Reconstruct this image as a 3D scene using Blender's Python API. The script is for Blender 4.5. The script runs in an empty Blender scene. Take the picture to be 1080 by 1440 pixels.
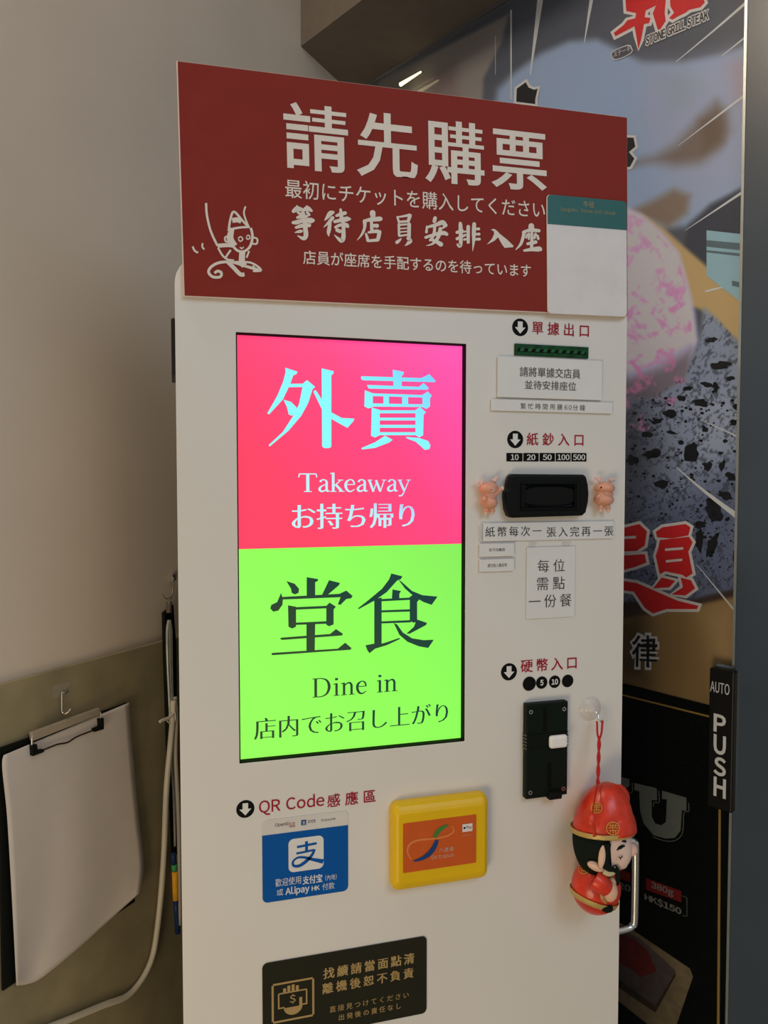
import bpy, bmesh, math, random
import numpy as np
from mathutils import Vector, Matrix
from mathutils.geometry import tessellate_polygon

S = bpy.context.scene
COL = S.collection
random.seed(7)
Z0 = 1.10                                   # height of the lower edge of the display above the floor

def lin(r, g, b):
    return tuple(((c / 255) / 12.92 if c <= 10 else (((c / 255) + .055) / 1.055) ** 2.4) for c in (r, g, b))

# ------------------------------------------------------------------ camera
F = 1060.0375
YAW, PITCH, ROLL = 0.271905208, -0.0419501727, -0.000401696776
CAM = Vector((-0.0671590359, -0.840674886, 0.315637246 + Z0))
_f = Vector((math.sin(YAW), math.cos(YAW), 0)); _r = Vector((math.cos(YAW), -math.sin(YAW), 0)); _u = Vector((0, 0, 1))
FW = _f * math.cos(PITCH) + _u * math.sin(PITCH); _u2 = _u * math.cos(PITCH) - _f * math.sin(PITCH)
RT = _r * math.cos(ROLL) + _u2 * math.sin(ROLL); UP = _u2 * math.cos(ROLL) - _r * math.sin(ROLL)
cd = bpy.data.cameras.new('camera'); cam = bpy.data.objects.new('camera', cd); COL.objects.link(cam)
cd.sensor_fit = 'VERTICAL'; cd.sensor_height = 36.0; cd.lens = 36.0 * F / 1440; cd.clip_start = .02
cam.matrix_world = Matrix(((RT.x, UP.x, -FW.x, CAM.x), (RT.y, UP.y, -FW.y, CAM.y), (RT.z, UP.z, -FW.z, CAM.z), (0, 0, 0, 1)))
S.camera = cam

# ------------------------------------------------------------------ light
S.view_settings.view_transform = 'Standard'; S.view_settings.look = 'None'
S.view_settings.exposure = 0.13; S.view_settings.gamma = 1.0; S.view_settings.use_curve_mapping = False
W = bpy.data.worlds.new('world'); S.world = W; W.use_nodes = True
W.node_tree.nodes['Background'].inputs[0].default_value = (1.0, .92, .80, 1)
W.node_tree.nodes['Background'].inputs[1].default_value = .24

def area(name, loc, target, size, power, color, sy=None):
    l = bpy.data.lights.new(name, 'AREA'); l.energy = power; l.color = color; l.size = size
    if sy: l.shape = 'RECTANGLE'; l.size_y = sy
    o = bpy.data.objects.new(name, l); COL.objects.link(o); o.location = loc
    o.rotation_euler = (Vector(target) - Vector(loc)).to_track_quat('-Z', 'Y').to_euler()
    return o
area('shop_light', (-1.0, -1.5, .30), (.15, 0, .7), .7, 13, (1, .79, .49), .7)
area('street_daylight', (.7, -1.7, 2.35), (.6, .2, 1.5), .9, 8.5, (.62, .80, 1.0), .7)
area('ceiling_downlight', (-.62, -.06, 2.85), (-.38, .30, 1.9), .35, 12.5, (1, .82, .62))

# ------------------------------------------------------------------ geometry helpers
def ray(x, y): return FW + RT * ((x - 540) / F) - UP * ((y - 720) / F)

class Plane:
    def __init__(s, o, ux, uz, n):
        s.o, s.ux, s.uz, s.n = Vector(o), Vector(ux).normalized(), Vector(uz).normalized(), Vector(n).normalized()
    def px(s, x, y, off=0):
        d = ray(x, y); t = (s.o + s.n * off - CAM).dot(s.n) / d.dot(s.n); p = CAM + d * t - s.o
        return (p.dot(s.ux), p.dot(s.uz))
    def at(s, a, b, off=0): return s.o + s.ux * a + s.uz * b + s.n * off
    def pts(s, L, off=0): return [s.px(x, y, off) for x, y in L]

FRONT = Plane((0, 0, Z0), (1, 0, 0), (0, 0, 1), (0, -1, 0))
SCR = Plane((0, .010, Z0), (1, 0, 0), (0, 0, 1), (0, -1, 0))
_a = math.radians(1.04)
SIGN = Plane((-.0548, -.007, .510 + Z0), (math.cos(_a), 0, math.sin(_a)), (-math.sin(_a), 0, math.cos(_a)), (0, -1, 0))
GLASS = Plane((.803, .214, Z0), (.429, -.903, 0), (0, 0, 1), (-.903, -.429, 0))
POST = Plane((.803 + .903 * .012, .214 + .429 * .012, Z0), (.429, -.903, 0), (0, 0, 1), (-.903, -.429, 0))
WALL = Plane((.2245, .919, Z0), (.674, .738, 0), (0, 0, 1), (.738, -.674, 0))

ORG = {}
def setp(o, label=None, cat=None, group=None, kind=None):
    for k, v in (('label', label), ('category', cat), ('group', group), ('kind', kind)):
        if v: o[k] = v
    return o
def thing(name, loc, label, cat, group=None):
    o = bpy.data.objects.new(name, None); COL.objects.link(o); o.empty_display_size = .02
    o.location = loc; ORG[o.name] = Vector(loc)
    return setp(o, label, cat, group)

class MB:
    def __init__(s): s.v, s.f = [], []
    def add(s, vs, fs):
        b = len(s.v); s.v += [Vector(v) for v in vs]; s.f += [[b + i for i in f] for f in fs]
    def poly(s, pl, pts, off=0):
        P = [Vector((a, b, 0)) for a, b in pts]
        tris = tessellate_polygon([P])
        fs = []
        for t in tris:
            a, b, c = (P[i] for i in t)
            cr = (b - a).cross(c - a).z
            if abs(cr) < 1e-14: continue
            fs.append(t if cr > 0 else t[::-1])
        vs = [pl.at(a, b, off) for a, b in pts]
        if pl.ux.cross(pl.uz).dot(pl.n) < 0: fs = [f[::-1] for f in fs]
        s.add(vs, fs)
    def prism(s, pl, pts, o0, o1):
        n = len(pts)
        ar = sum(pts[i][0] * pts[(i + 1) % n][1] - pts[(i + 1) % n][0] * pts[i][1] for i in range(n))
        if ar < 0: pts = pts[::-1]
        flip = pl.ux.cross(pl.uz).dot(pl.n) < 0
        vs = [pl.at(a, b, o0) for a, b in pts] + [pl.at(a, b, o1) for a, b in pts]
        fs = [list(range(n))[::-1], list(range(n, 2 * n))] + [[i, (i + 1) % n, n + (i + 1) % n, n + i] for i in range(n)]
        if flip: fs = [f[::-1] for f in fs]
        s.add(vs, fs)
    def box(s, x0, x1, y0, y1, z0, z1):
        s.add([(x, y, z) for z in (z0, z1) for y in (y0, y1) for x in (x0, x1)],
              [(0, 2, 3, 1), (4, 5, 7, 6), (0, 1, 5, 4), (2, 6, 7, 3), (0, 4, 6, 2), (1, 3, 7, 5)])
    def tube(s, path, r, n=10, smooth=4, flat=1.0):
        P = catmull([tuple(p) for p in path], smooth) if smooth else [Vector(p) for p in path]
        P = [Vector(p) for p in P]
        R_ = r if callable(r) else (lambda t: r)
        vs, fs = [], []; prev = None
        for i, p in enumerate(P):
            d = (P[min(i + 1, len(P) - 1)] - P[max(i - 1, 0)]).normalized()
            if prev is None:
                q = d.cross(Vector((0, 1, .02))); q = q if q.length > .1 else d.cross(Vector((1, 0, 0)))
            else: q = prev - d * prev.dot(d)
            q.normalize(); prev = q; w = d.cross(q)
            rr_ = R_(i / (len(P) - 1))
            for k in range(n):
                t = 2 * math.pi * k / n; vs.append(p + q * (math.cos(t) * rr_) + w * (math.sin(t) * rr_ * flat))
        for i in range(len(P) - 1):
            for k in range(n):
                a, b = i * n + k, i * n + (k + 1) % n; fs.append([a, b, b + n, a + n])
        fs.append(list(range(n))[::-1]); fs.append(list(range((len(P) - 1) * n, len(P) * n)))
        s.add(vs, fs)
    def ball(s, c, r, rot=None, nu=24, nv=14, cuts=()):
        bm = bmesh.new(); bmesh.ops.create_uvsphere(bm, u_segments=nu, v_segments=nv, radius=1)
        M = Matrix.Diagonal(Vector(r if hasattr(r, '__len__') else (r, r, r))).to_4x4()
        if rot is not None: M = rot.to_4x4() @ M
        M = Matrix.Translation(Vector(c)) @ M
        bm.transform(M)
        for co, no in cuts:
            bmesh.ops.bisect_plane(bm, geom=bm.verts[:] + bm.edges[:] + bm.faces[:], plane_co=co, plane_no=no, clear_outer=True)
        bm.verts.index_update()
        s.add([v.co.copy() for v in bm.verts], [[v.index for v in f.verts] for f in bm.faces]); bm.free()
    def build(s, name, m, parent=None, smooth=False, bevel=0, label=None, solid=0, seg=2):
        me = bpy.data.meshes.new(name)
        if parent is not None: org = ORG[parent.name]
        else:
            c = np.array([tuple(v) for v in s.v]); org = Vector((float(c[:, 0].mean()), float(c[:, 1].mean()), float(c[:, 2].min())))
        me.from_pydata([tuple(v - org) for v in s.v], [], s.f); me.update()
        me.materials.append(m)
        if smooth: me.polygons.foreach_set('use_smooth', [True] * len(me.polygons))
        o = bpy.data.objects.new(name, me); COL.objects.link(o)
        if parent is not None: o.parent = parent
        else: o.location = org
        ORG[o.name] = org
        if solid:
            md = o.modifiers.new('solid', 'SOLIDIFY'); md.thickness = solid; md.offset = 1
        if bevel:
            md = o.modifiers.new('bevel', 'BEVEL'); md.width = bevel; md.segments = seg; md.limit_method = 'ANGLE'; md.angle_limit = math.radians(40)
        if label: o['label'] = label
        return o

def catmull(P, k=4, closed=False):
    P = [np.array(p, float) for p in P]; n = len(P); out = []
    if n < 3 and not closed:
        return [tuple(P[0] + (P[1] - P[0]) * t / k) for t in range(k + 1)]
    for i in range(n if closed else n - 1):
        if closed: p0, p1, p2, p3 = P[i - 1], P[i], P[(i + 1) % n], P[(i + 2) % n]
        else: p0, p1, p2, p3 = P[max(i - 1, 0)], P[i], P[i + 1], P[min(i + 2, n - 1)]
        for j in range(k):
            t = j / k
            out.append(tuple(.5 * (2 * p1 + (p2 - p0) * t + (2 * p0 - 5 * p1 + 4 * p2 - p3) * t * t + (3 * p1 - p0 - 3 * p2 + p3) * t ** 3)))
    if not closed: out.append(tuple(P[-1]))
    return out

def rr(x0, z0, x1, z1, r, n=6):
    out = []
    for cx, cz, a0 in ((x1 - r, z0 + r, -90), (x1 - r, z1 - r, 0), (x0 + r, z1 - r, 90), (x0 + r, z0 + r, 180)):
        for i in range(n + 1):
            a = math.radians(a0 + 90 * i / n); out.append((cx + r * math.cos(a), cz + r * math.sin(a)))
    return out
def circ(cx, cz, r, n=28): return [(cx + r * math.cos(2 * math.pi * i / n), cz + r * math.sin(2 * math.pi * i / n)) for i in range(n)]

def stroke_pts(P, w, k=4):
    """outline of a pen stroke: P = [(x,y)] or [(x,y,w)]"""
    Q = [(p[0], p[1], p[2] if len(p) > 2 else w) for p in P]
    Q = catmull(Q, k) if len(Q) > 2 else Q
    L, R = [], []
    for i, q in enumerate(Q):
        a, b = Q[max(i - 1, 0)], Q[min(i + 1, len(Q) - 1)]
        dx, dy = b[0] - a[0], b[1] - a[1]; l = math.hypot(dx, dy) or 1
        nx, ny = -dy / l * q[2] / 2, dx / l * q[2] / 2
        L.append((q[0] + nx, q[1] + ny)); R.append((q[0] - nx, q[1] - ny))
    return L, R
def add_stroke(mb, P, w, fn, pl, off, k=4):
    L, R = stroke_pts(P, w, k)
    mb.lift = getattr(mb, 'lift', 0) + 1.5e-5; off += mb.lift % 3e-4
    vs = [pl.at(*fn(*p), off) for p in L] + [pl.at(*fn(*p), off) for p in R]
    n = len(L); mb.add(vs, [[i, i + 1, n + i + 1, n + i] for i in range(n - 1)])

# ------------------------------------------------------------------ text (built-in font outlines turned into flat meshes)
_cache = {}
def glyph(ch):
    if ch in _cache: return _cache[ch]
    c = bpy.data.curves.new('g', 'FONT'); c.body = ch; c.resolution_u = 3
    o = bpy.data.objects.new('g', c); COL.objects.link(o)
    dg = bpy.context.evaluated_depsgraph_get()
    me = bpy.data.meshes.new_from_object(o.evaluated_get(dg))
    bm = bmesh.new(); bm.from_mesh(me); bmesh.ops.remove_doubles(bm, verts=bm.verts[:], dist=1e-5)
    bm.verts.index_update(); bm.verts.ensure_lookup_table()
    nrm = [[] for _ in bm.verts]
    for e in bm.edges:
        if len(e.link_faces) != 1: continue
        a, b = e.verts; fc = e.link_faces[0].calc_center_median(); d = b.co - a.co
        n = Vector((-d.y, d.x)); 
        if n.length < 1e-9: continue
        n.normalize()
        if n.dot(Vector((fc.x - a.co.x, fc.y - a.co.y))) > 0: n = -n
        nrm[a.index].append(n); nrm[b.index].append(n)
    N = []
    for L in nrm:
        if len(L) < 2: N.append(Vector((0, 0))); continue
        s = L[0] + L[1]; N.append(s / max(.5, 1 + L[0].dot(L[1])))
    res = ([Vector((v.co.x, v.co.y)) for v in bm.verts], N, [[v.index for v in f.verts] for f in bm.faces])
    bm.free()
    bpy.data.objects.remove(o); bpy.data.curves.remove(c); bpy.data.meshes.remove(me)
    _cache[ch] = res; return res
def wide(ch):
    return chr(ord(ch) + 0xfee0) if 33 <= ord(ch) <= 126 else ch
def _adv(ch):
    V = glyph(ch)[0]
    if not V: return .3
    if ord(ch) > 0x2e00: return 1.0
    return max(v.x for v in V) + .06
def layout(text, adv=None, ex=0, ey=0, shear=0, rough=0):
    vs, fs, x = [], [], 0.0
    rnd = random.Random(3)
    for ch in text:
        latin = 33 <= ord(ch) <= 126
        V, N, Fc = glyph(wide(ch))
        b = len(vs); x_off = (.06 - min(v.x for v in V)) if latin else 0
        for v, n in zip(V, N):
            px, py = v.x + x_off + ex * n.x, v.y + ey * n.y
            if rough: px += rnd.uniform(-rough, rough); py += rnd.uniform(-rough, rough)
            vs.append((x + px + shear * py, py))
        fs += [[b + i for i in f] for f in Fc]
        x += (max(v.x for v in V) - min(v.x for v in V) + .11) * (1 if adv is None else 1 + (adv - 1) * .6) if latin else .3 if not V else (adv if adv is not None else _adv(ch))
    return vs, fs
def bbox(vs):
    a = np.array(vs); return a[:, 0].min(), a[:, 1].min(), a[:, 0].max(), a[:, 1].max()
def text(mb, s, pl, o, xv, yv, off, ex=0, ey=0, track=False, shear=0, rough=0, cw=1):
    """fit the ink of s to the parallelogram o + xv*[0,1] + yv*[0,1] of plane coordinates"""
    adv = None
    if track:
        w, h = math.hypot(*xv), math.hypot(*yv)
        v0, _ = layout(s, 1.0, ex, ey, shear); v1, _ = layout(s, 2.0, ex, ey, shear)
        a, b = bbox(v0), bbox(v1); k = h / (a[3] - a[1])
        w0, w1 = (a[2] - a[0]) * k, (b[2] - b[0]) * k
        adv = max(1.0, 1 + (w - w0) / (w1 - w0))
    vs, fs = layout(s, adv, ex, ey, shear, rough)
    if cw != 1:                                # narrow every character within its cell
        for i, (x, y) in enumerate(vs):
            c_ = (math.floor(x / adv) + .5 * 1.0 / adv) * adv; vs[i] = (c_ + (x - c_) * cw, y)
    a = bbox(vs)
    par = list(range(len(vs)))                 # connected pieces get their own hair-thin ink height
    def find(i):
        while par[i] != i: par[i] = par[par[i]]; i = par[i]
        return i
    for f in fs:
        for j in f[1:]: par[find(j)] = find(f[0])
    num = {}
    lev = [num.setdefault(find(i), len(num) % 12) for i in range(len(vs))]
    P = []
    for (x, y), lv in zip(vs, lev):
        t, u = (x - a[0]) / (a[2] - a[0]), (y - a[1]) / (a[3] - a[1])
        P.append(pl.at(o[0] + xv[0] * t + yv[0] * u, o[1] + xv[1] * t + yv[1] * u, off + lv * 1.5e-5))
    mb.add(P, fs)
def rect_from(pl, tl, tr, br, bl, off=0):
    """axis-aligned rectangle (plane coordinates) nearest to a quad of photo points"""
    a, b, c, d = (pl.px(*q, off) for q in (tl, tr, br, bl))
    return ((a[0] + d[0]) / 2, (c[1] + d[1]) / 2, (b[0] + c[0]) / 2, (a[1] + b[1]) / 2)
def word(parent, m, s, pl, tl, tr, br, bl, off=.0004, name='lettering', label=None, **kw):
    x0, z0, x1, z1 = rect_from(pl, tl, tr, br, bl)
    mb = MB(); text(mb, s, pl, (x0, z0), (x1 - x0, 0), (0, z1 - z0), off, **kw)
    return mb.build(name, m, parent, label=label)
def word_aff(mb, s, pl, tl, tr, bl, off, **kw):
    a, b, d = pl.px(*tl), pl.px(*tr), pl.px(*bl)
    text(mb, s, pl, d, (b[0] - a[0], b[1] - a[1]), (a[0] - d[0], a[1] - d[1]), off, **kw)

# ------------------------------------------------------------------ materials
def mat(name, c, rough=.5, spec=.2, metal=0, var=.04, scale=30, bump=0, bscale=None, emit=None, es=1, coat=0, trans=0, alpha=1):
    m = bpy.data.materials.new(name); m.use_nodes = True; nt = m.node_tree; p = nt.nodes['Principled BSDF']
    p.inputs['Roughness'].default_value = rough; p.inputs['Metallic'].default_value = metal
    p.inputs['Specular IOR Level'].default_value = spec; p.inputs['Coat Weight'].default_value = coat
    p.inputs['Transmission Weight'].default_value = trans; p.inputs['Alpha'].default_value = alpha
    tc = nt.nodes.new('ShaderNodeTexCoord'); nz = nt.nodes.new('ShaderNodeTexNoise'); nz.inputs['Scale'].default_value = scale; nz.inputs['Detail'].default_value = 4
    nt.links.new(tc.outputs['Object'], nz.inputs['Vector'])
    rp = nt.nodes.new('ShaderNodeValToRGB')
    rp.color_ramp.elements[0].position = .3; rp.color_ramp.elements[1].position = .7
    rp.color_ramp.elements[0].color = tuple(x * (1 - var) for x in c) + (1,); rp.color_ramp.elements[1].color = tuple(min(1, x * (1 + var)) for x in c) + (1,)
    nt.links.new(nz.outputs['Fac'], rp.inputs['Fac']); nt.links.new(rp.outputs['Color'], p.inputs['Base Color'])
    if bump:
        n2 = nt.nodes.new('ShaderNodeTexNoise'); n2.inputs['Scale'].default_value = bscale or scale * 4; n2.inputs['Detail'].default_value = 5
        nt.links.new(tc.outputs['Object'], n2.inputs['Vector'])
        bp = nt.nodes.new('ShaderNodeBump'); bp.inputs['Strength'].default_value = bump; bp.inputs['Distance'].default_value = .002
        nt.links.new(n2.outputs['Fac'], bp.inputs['Height']); nt.links.new(bp.outputs['Normal'], p.inputs['Normal'])
    if emit:
        p.inputs['Emission Color'].default_value = tuple(emit) + (1,); p.inputs['Emission Strength'].default_value = es
    return m
def alb(r, g, b, k=.47): return tuple(min(.92, x / k) for x in lin(r, g, b))

M_white = mat('machine_white', (.76, .73, .69), .38, .4, var=.015, scale=6)
M_plaster = mat('wall_plaster', (.62, .545, .465), .85, .2, var=.05, scale=3, bump=.08, bscale=60)
M_tile = mat('wall_tile', (.27, .232, .14), .55, .4, var=.16, scale=14, bump=.05)
M_beam = mat('beam_paint', (.16, .135, .11), .7, .3, var=.05)
M_floor = mat('floor_tile', (.3, .28, .26), .4, var=.1)
M_black = mat('black_plastic', (.006, .0065, .0065), .42, .12)
M_black2 = mat('black_matte', (.006, .0075, .007), .55, .1)
M_void = mat('black_recess', (.004, .004, .004), .7, .1)
M_sign = mat('sign_red', (.25, .028, .020), .6, .12, var=.03)
M_signtxt = mat('sign_cream', (.78, .70, .62), .5, .3)
M_edge = mat('foam_edge', (.75, .62, .55), .6)
M_redtxt = mat('label_red', (.36, .012, .03), .5)
M_blacktxt = mat('label_black', (.008, .008, .008), .6, .05)
M_greytxt = mat('print_grey', (.10, .095, .09), .6)
M_paper = mat('paper_white', (.76, .75, .74), .5, .3, var=.02)
M_chrome = mat('chrome', (.92, .92, .92), .2, metal=1)
M_steel = mat('steel', (.6, .58, .55), .35, metal=1)

# ------------------------------------------------------------------ the setting
def struct(name, mb, m, **k):
    o = mb.build(name, m, **k); o['kind'] = 'structure'; return o
mb = MB(); mb.add([(-2.5, -2.5, 0), (2.5, -2.5, 0), (2.5, 2.5, 0), (-2.5, 2.5, 0), (-2.5, -2.5, -.05), (2.5, -2.5, -.05), (2.5, 2.5, -.05), (-2.5, 2.5, -.05)],
                  [(0, 1, 2, 3), (7, 6, 5, 4), (0, 4, 5, 1), (1, 5, 6, 2), (2, 6, 7, 3), (3, 7, 4, 0)])
struct('floor', mb, M_floor)
tile_z = (WALL.px(0, 960)[1] + WALL.px(228, 900)[1]) / 2
mb = MB(); mb.prism(WALL, [(-1.7, -Z0), (.238, -Z0), (.238, 2.2), (-1.7, 2.2)], -.12, 0)
struct('wall_left', mb, M_plaster)
mb = MB(); mb.prism(WALL, [(-1.7, -Z0), (.226, -Z0), (.226, tile_z), (-1.7, tile_z)], .0005, .009)
struct('trim_1', mb, M_tile, bevel=.0012)

# glass door with its steel edge, the door post beside it and the bulkhead above
HEAD = 2.41 - Z0
m = bpy.data.materials.new('door_glass'); m.use_nodes = True; nt = m.node_tree; nt.nodes.clear()
out = nt.nodes.new('ShaderNodeOutputMaterial'); mx = nt.nodes.new('ShaderNodeMixShader'); tr = nt.nodes.new('ShaderNodeBsdfTransparent'); gl = nt.nodes.new('ShaderNodeBsdfGlossy'); fr = nt.nodes.new('ShaderNodeFresnel')
tr.inputs[0].default_value = (.97, .98, 1, 1); gl.inputs['Roughness'].default_value = .02; fr.inputs[0].default_value = 1.2
nt.links.new(fr.outputs[0], mx.inputs[0]); nt.links.new(tr.outputs[0], mx.inputs[1]); nt.links.new(gl.outputs[0], mx.inputs[2]); nt.links.new(mx.outputs[0], out.inputs[0])
M_glass = m
mb = MB(); mb.prism(GLASS, [(-.96, -Z0 + .01), (.028, -Z0 + .01), (.028, HEAD), (-.96, HEAD)], -.008, 0)
door = struct('door_1', mb, M_glass)
mb = MB(); mb.prism(GLASS, [(.028, -Z0 + .01), (.034, -Z0 + .01), (.034, HEAD), (.028, HEAD)], -.010, .002)
mb.build('edge_strip', mat('polished_edge', (.62, .68, .70), .2, metal=.6), door)
mb = MB(); mb.prism(GLASS, [(.036, -Z0), (.36, -Z0), (.36, 1.6), (.036, 1.6)], -.05, .012)
struct('trim_2', mb, mat('post_paint', (.068, .09, .118), .3, .5, var=.08, scale=5), bevel=.002)
mb = MB(); mb.prism(GLASS, [(-.975, HEAD + .002), (.5, HEAD + .002), (.5, HEAD + .7), (-.975, HEAD + .7)], -.06, .218)
struct('ceiling_beam', mb, M_beam)
# dark shop interior seen past the poster edges
mb = MB(); mb.prism(GLASS, [(-.96, -Z0), (.03, -Z0), (.03, HEAD), (-.96, HEAD)], -.05, -.03)
struct('wall_right', mb, mat('backing_board', (.08, .08, .085), .8))

# ------------------------------------------------------------------ ticket machine
XL, XR, ZT, ZB = -.0637, .485, .557, -Z0 + .06
MW, MH = .2685, .477
tm = thing('ticket_machine', (.21, .21, 0), 'white self-service ticket machine with a bright pink and green touch screen', 'ticket machine')
def body_profile(ins=0):
    r = .032
    o = [(XL + ins, ZB), (XR - ins, ZB)]
    for cx, a0 in ((XR - ins - r, 0), (XL + ins + r, 90)):
        for i in range(9):
            a = math.radians(a0 + 90 * i / 8); o.append((cx + r * math.cos(a), ZT - ins - r + r * math.sin(a)))
    return o
# front panel with the display cut-out
bm = bmesh.new()
outer = [bm.verts.new((a, 0, b + Z0)) for a, b in body_profile()]
inner = [bm.verts.new((a, 0, b + Z0)) for a, b in ((0, 0), (MW, 0), (MW, MH), (0, MH))]
ed = []
for L in (outer, inner):
    for i in range(len(L)): ed.append(bm.edges.new((L[i], L[(i + 1) % len(L)])))
bmesh.ops.triangle_fill(bm, use_beauty=True, edges=ed, use_dissolve=False)
for f in bm.faces:
    f.normal_update()
    if f.normal.y > 0: f.normal_flip()
ext = bmesh.ops.extrude_face_region(bm, geom=bm.faces[:])
bmesh.ops.translate(bm, verts=[g for g in ext['geom'] if isinstance(g, bmesh.types.BMVert)], vec=(0, .012, 0))
bmesh.ops.recalc_face_normals(bm, faces=bm.faces[:])
bm.verts.index_update()
mb = MB(); mb.add([v.co.copy() for v in bm.verts], [[v.index for v in f.verts] for f in bm.faces]); bm.free()
mb.build('front_panel', M_white, tm, bevel=.0028, seg=3)
mb = MB(); mb.prism(FRONT, body_profile(.002), -.40, -.0125); mb.build('body', M_white, tm, bevel=.004)
mb = MB(); mb.box(XL + .02, XR - .02, .02, .38, 0, .062); mb.build('plinth', M_black2, tm)
# recess lining of the display
mb = MB()
t = .0012
for x0, x1, z0, z1 in ((0, t, 0, MH), (MW - t, MW, 0, MH), (t, MW - t, 0, t), (t, MW - t, MH - t, MH)):
    mb.box(x0, x1, .0008, .0118, z0 + Z0, z1 + Z0)
mb.build('display_surround', M_void, tm)

def screen_mat(name, cols, es=.93):
    """glow of one lit field, LCD viewing-angle shift painted as corner colours (bottom-left, right, top)"""
    m = bpy.data.materials.new(name); m.use_nodes = True; nt = m.node_tree; p = nt.nodes['Principled BSDF']
    p.inputs['Base Color'].default_value = (.01, .01, .01, 1); p.inputs['Roughness'].default_value = .25; p.inputs['Specular IOR Level'].default_value = .3
    tc = nt.nodes.new('ShaderNodeTexCoord'); sp = nt.nodes.new('ShaderNodeSeparateXYZ'); nt.links.new(tc.outputs['Generated'], sp.inputs[0])
    ad = nt.nodes.new('ShaderNodeMath'); ad.operation = 'MULTIPLY_ADD'; ad.inputs[1].default_value = .6; nt.links.new(sp.outputs['X'], ad.inputs[0])
    ml = nt.nodes.new('ShaderNodeMath'); ml.operation = 'MULTIPLY'; ml.inputs[1].default_value = .4; nt.links.new(sp.outputs['Z'], ml.inputs[0]); nt.links.new(ml.outputs[0], ad.inputs[2])
    rp = nt.nodes.new('ShaderNodeValToRGB'); e = rp.color_ramp.elements
    e[0].color = lin(*cols[0]) + (1,); e[1].color = lin(*cols[-1]) + (1,); e[0].position = .2
    if len(cols) == 3: x = e.new(.6); x.color = lin(*cols[1]) + (1,)
    nt.links.new(ad.outputs[0], rp.inputs[0]); nt.links.new(rp.outputs[0], p.inputs['Emission Color']); p.inputs['Emission Strength'].default_value = es
    return m
M_pink = screen_mat('display_pink', [(255, 66, 100), (255, 68, 130), (252, 82, 178)])
M_green = screen_mat('display_green', [(150, 255, 92), (142, 254, 88), (134, 238, 92)])
M_cyan = screen_mat('display_cyan', [(140, 255, 250), (135, 246, 255), (122, 205, 255)])
M_cyan2 = screen_mat('display_pale', [(190, 244, 250), (185, 240, 250), (175, 205, 250)])
M_dkg = screen_mat('display_dark', [(44, 66, 40), (18, 62, 50), (8, 58, 62)])
zdiv = rect_from(SCR, (336, 773), (649, 764), (649, 1038), (337, 1069))[3]
mb = MB(); mb.prism(SCR, [(t, zdiv), (MW - t, zdiv), (MW - t, MH - t), (t, MH - t)], -.002, 0); disp = mb.build('display', M_pink, tm, label='lit touch screen, pink above and lime green below')
mb = MB(); mb.prism(SCR, [(t, t), (MW - t, t), (MW - t, zdiv - .0001), (t, zdiv - .0001)], -.002, 0); mb.build('dine_in_field', M_green, disp)
def traced(parent, m, polys, sx, ox, oy, pl, off, name='lettering', smooth=0):
    mb = MB()
    for q in polys:
        L = [(ox + x / sx, oy + y / sx) for x, y in q]
        off += 1.2e-5; mb.poly(pl, pl.pts(L, 0), off)
    return mb.build(name, m, parent)
def R4(x0, y0, x1, y1): return [(x0, y0), (x1, y0), (x1, y1), (x0, y1)]
WAI = [[(250,207),(303,224),(298,236),(285,240),(272,278),(240,345),(180,410),(172,405),(215,330),(240,270),(252,225)],
 [(268,277),(335,276),(332,291),(264,292)],
 [(345,261),(380,290),(368,302),(350,360),(320,415),(265,480),(183,549),(178,543),(240,485),(285,415),(310,365),(325,290),(330,272)],
 [(243,346),(275,355),(298,378),(303,395),(280,416),(265,410),(258,380)],
 [(408,210),(460,222),(460,232),(450,240),(450,550),(440,556),(418,556),(410,548)],
 [(448,400),(495,425),(550,428),(545,440),(520,468),(495,455),(448,428)],
 [(372,312),(380,303),(388,312),(412,350),(412,395),(398,365)]]
MAI = [[(716,216),(765,225),(762,238),(755,242),(755,292),(720,292)],
 [(578,246),(585,244),(840,252),(875,235),(903,265),(898,270),(590,262),(580,258)],
 [(604,283),(612,282),(830,290),(850,273),(873,295),(868,303),(612,298)],
 [(595,305),(630,318),(630,378),(610,384),(593,375)], [(625,318),(855,326),(855,337),(625,330)],
 [(868,310),(886,328),(878,340),(878,375),(862,386),(845,378),(845,325)], [(630,362),(850,366),(850,378),(630,376)],
 R4(676,323,700,368), R4(757,328,783,372),
 [(625,380),(660,390),(660,500),(640,510),(622,503)], [(835,378),(860,400),(850,412),(848,500),(832,510),(815,500),(815,390)],
 R4(655,392,820,405), R4(655,424,820,436), R4(655,455,820,468), R4(655,487,820,500),
 [(683,502),(716,520),(700,532),(640,555),(583,562),(580,556),(640,530)],
 [(772,507),(830,512),(870,525),(880,545),(875,560),(855,564),(840,550),(815,528),(780,515)]]
TANG = [[(343,190),(392,198),(392,206),(380,212),(380,275),(343,277)], [(255,207),(290,218),(310,240),(308,258),(292,265),(278,258),(275,240)],
 [(440,203),(488,215),(482,226),(430,270),(418,272),(408,270)], [(232,258),(240,285),(238,310),(220,335),(198,340),(185,325),(190,310),(215,298)],
 [(232,276),(485,262),(515,248),(543,272),(535,282),(515,285),(490,310),(478,308),(490,277),(240,287)],
 [(262,312),(297,318),(297,405),(280,413),(264,405)], [(295,320),(430,314),(430,325),(297,331)],
 [(442,300),(470,318),(460,330),(460,395),(440,403),(428,396),(428,315)], [(297,387),(430,381),(430,392),(297,397)],
 [(342,386),(380,386),(378,515),(342,517)], [(228,455),(235,452),(445,436),(470,415),(500,435),(497,443),(240,462),(230,460)],
 [(190,520),(198,518),(478,500),(510,474),(538,498),(532,505),(200,528),(192,528)]]
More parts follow.
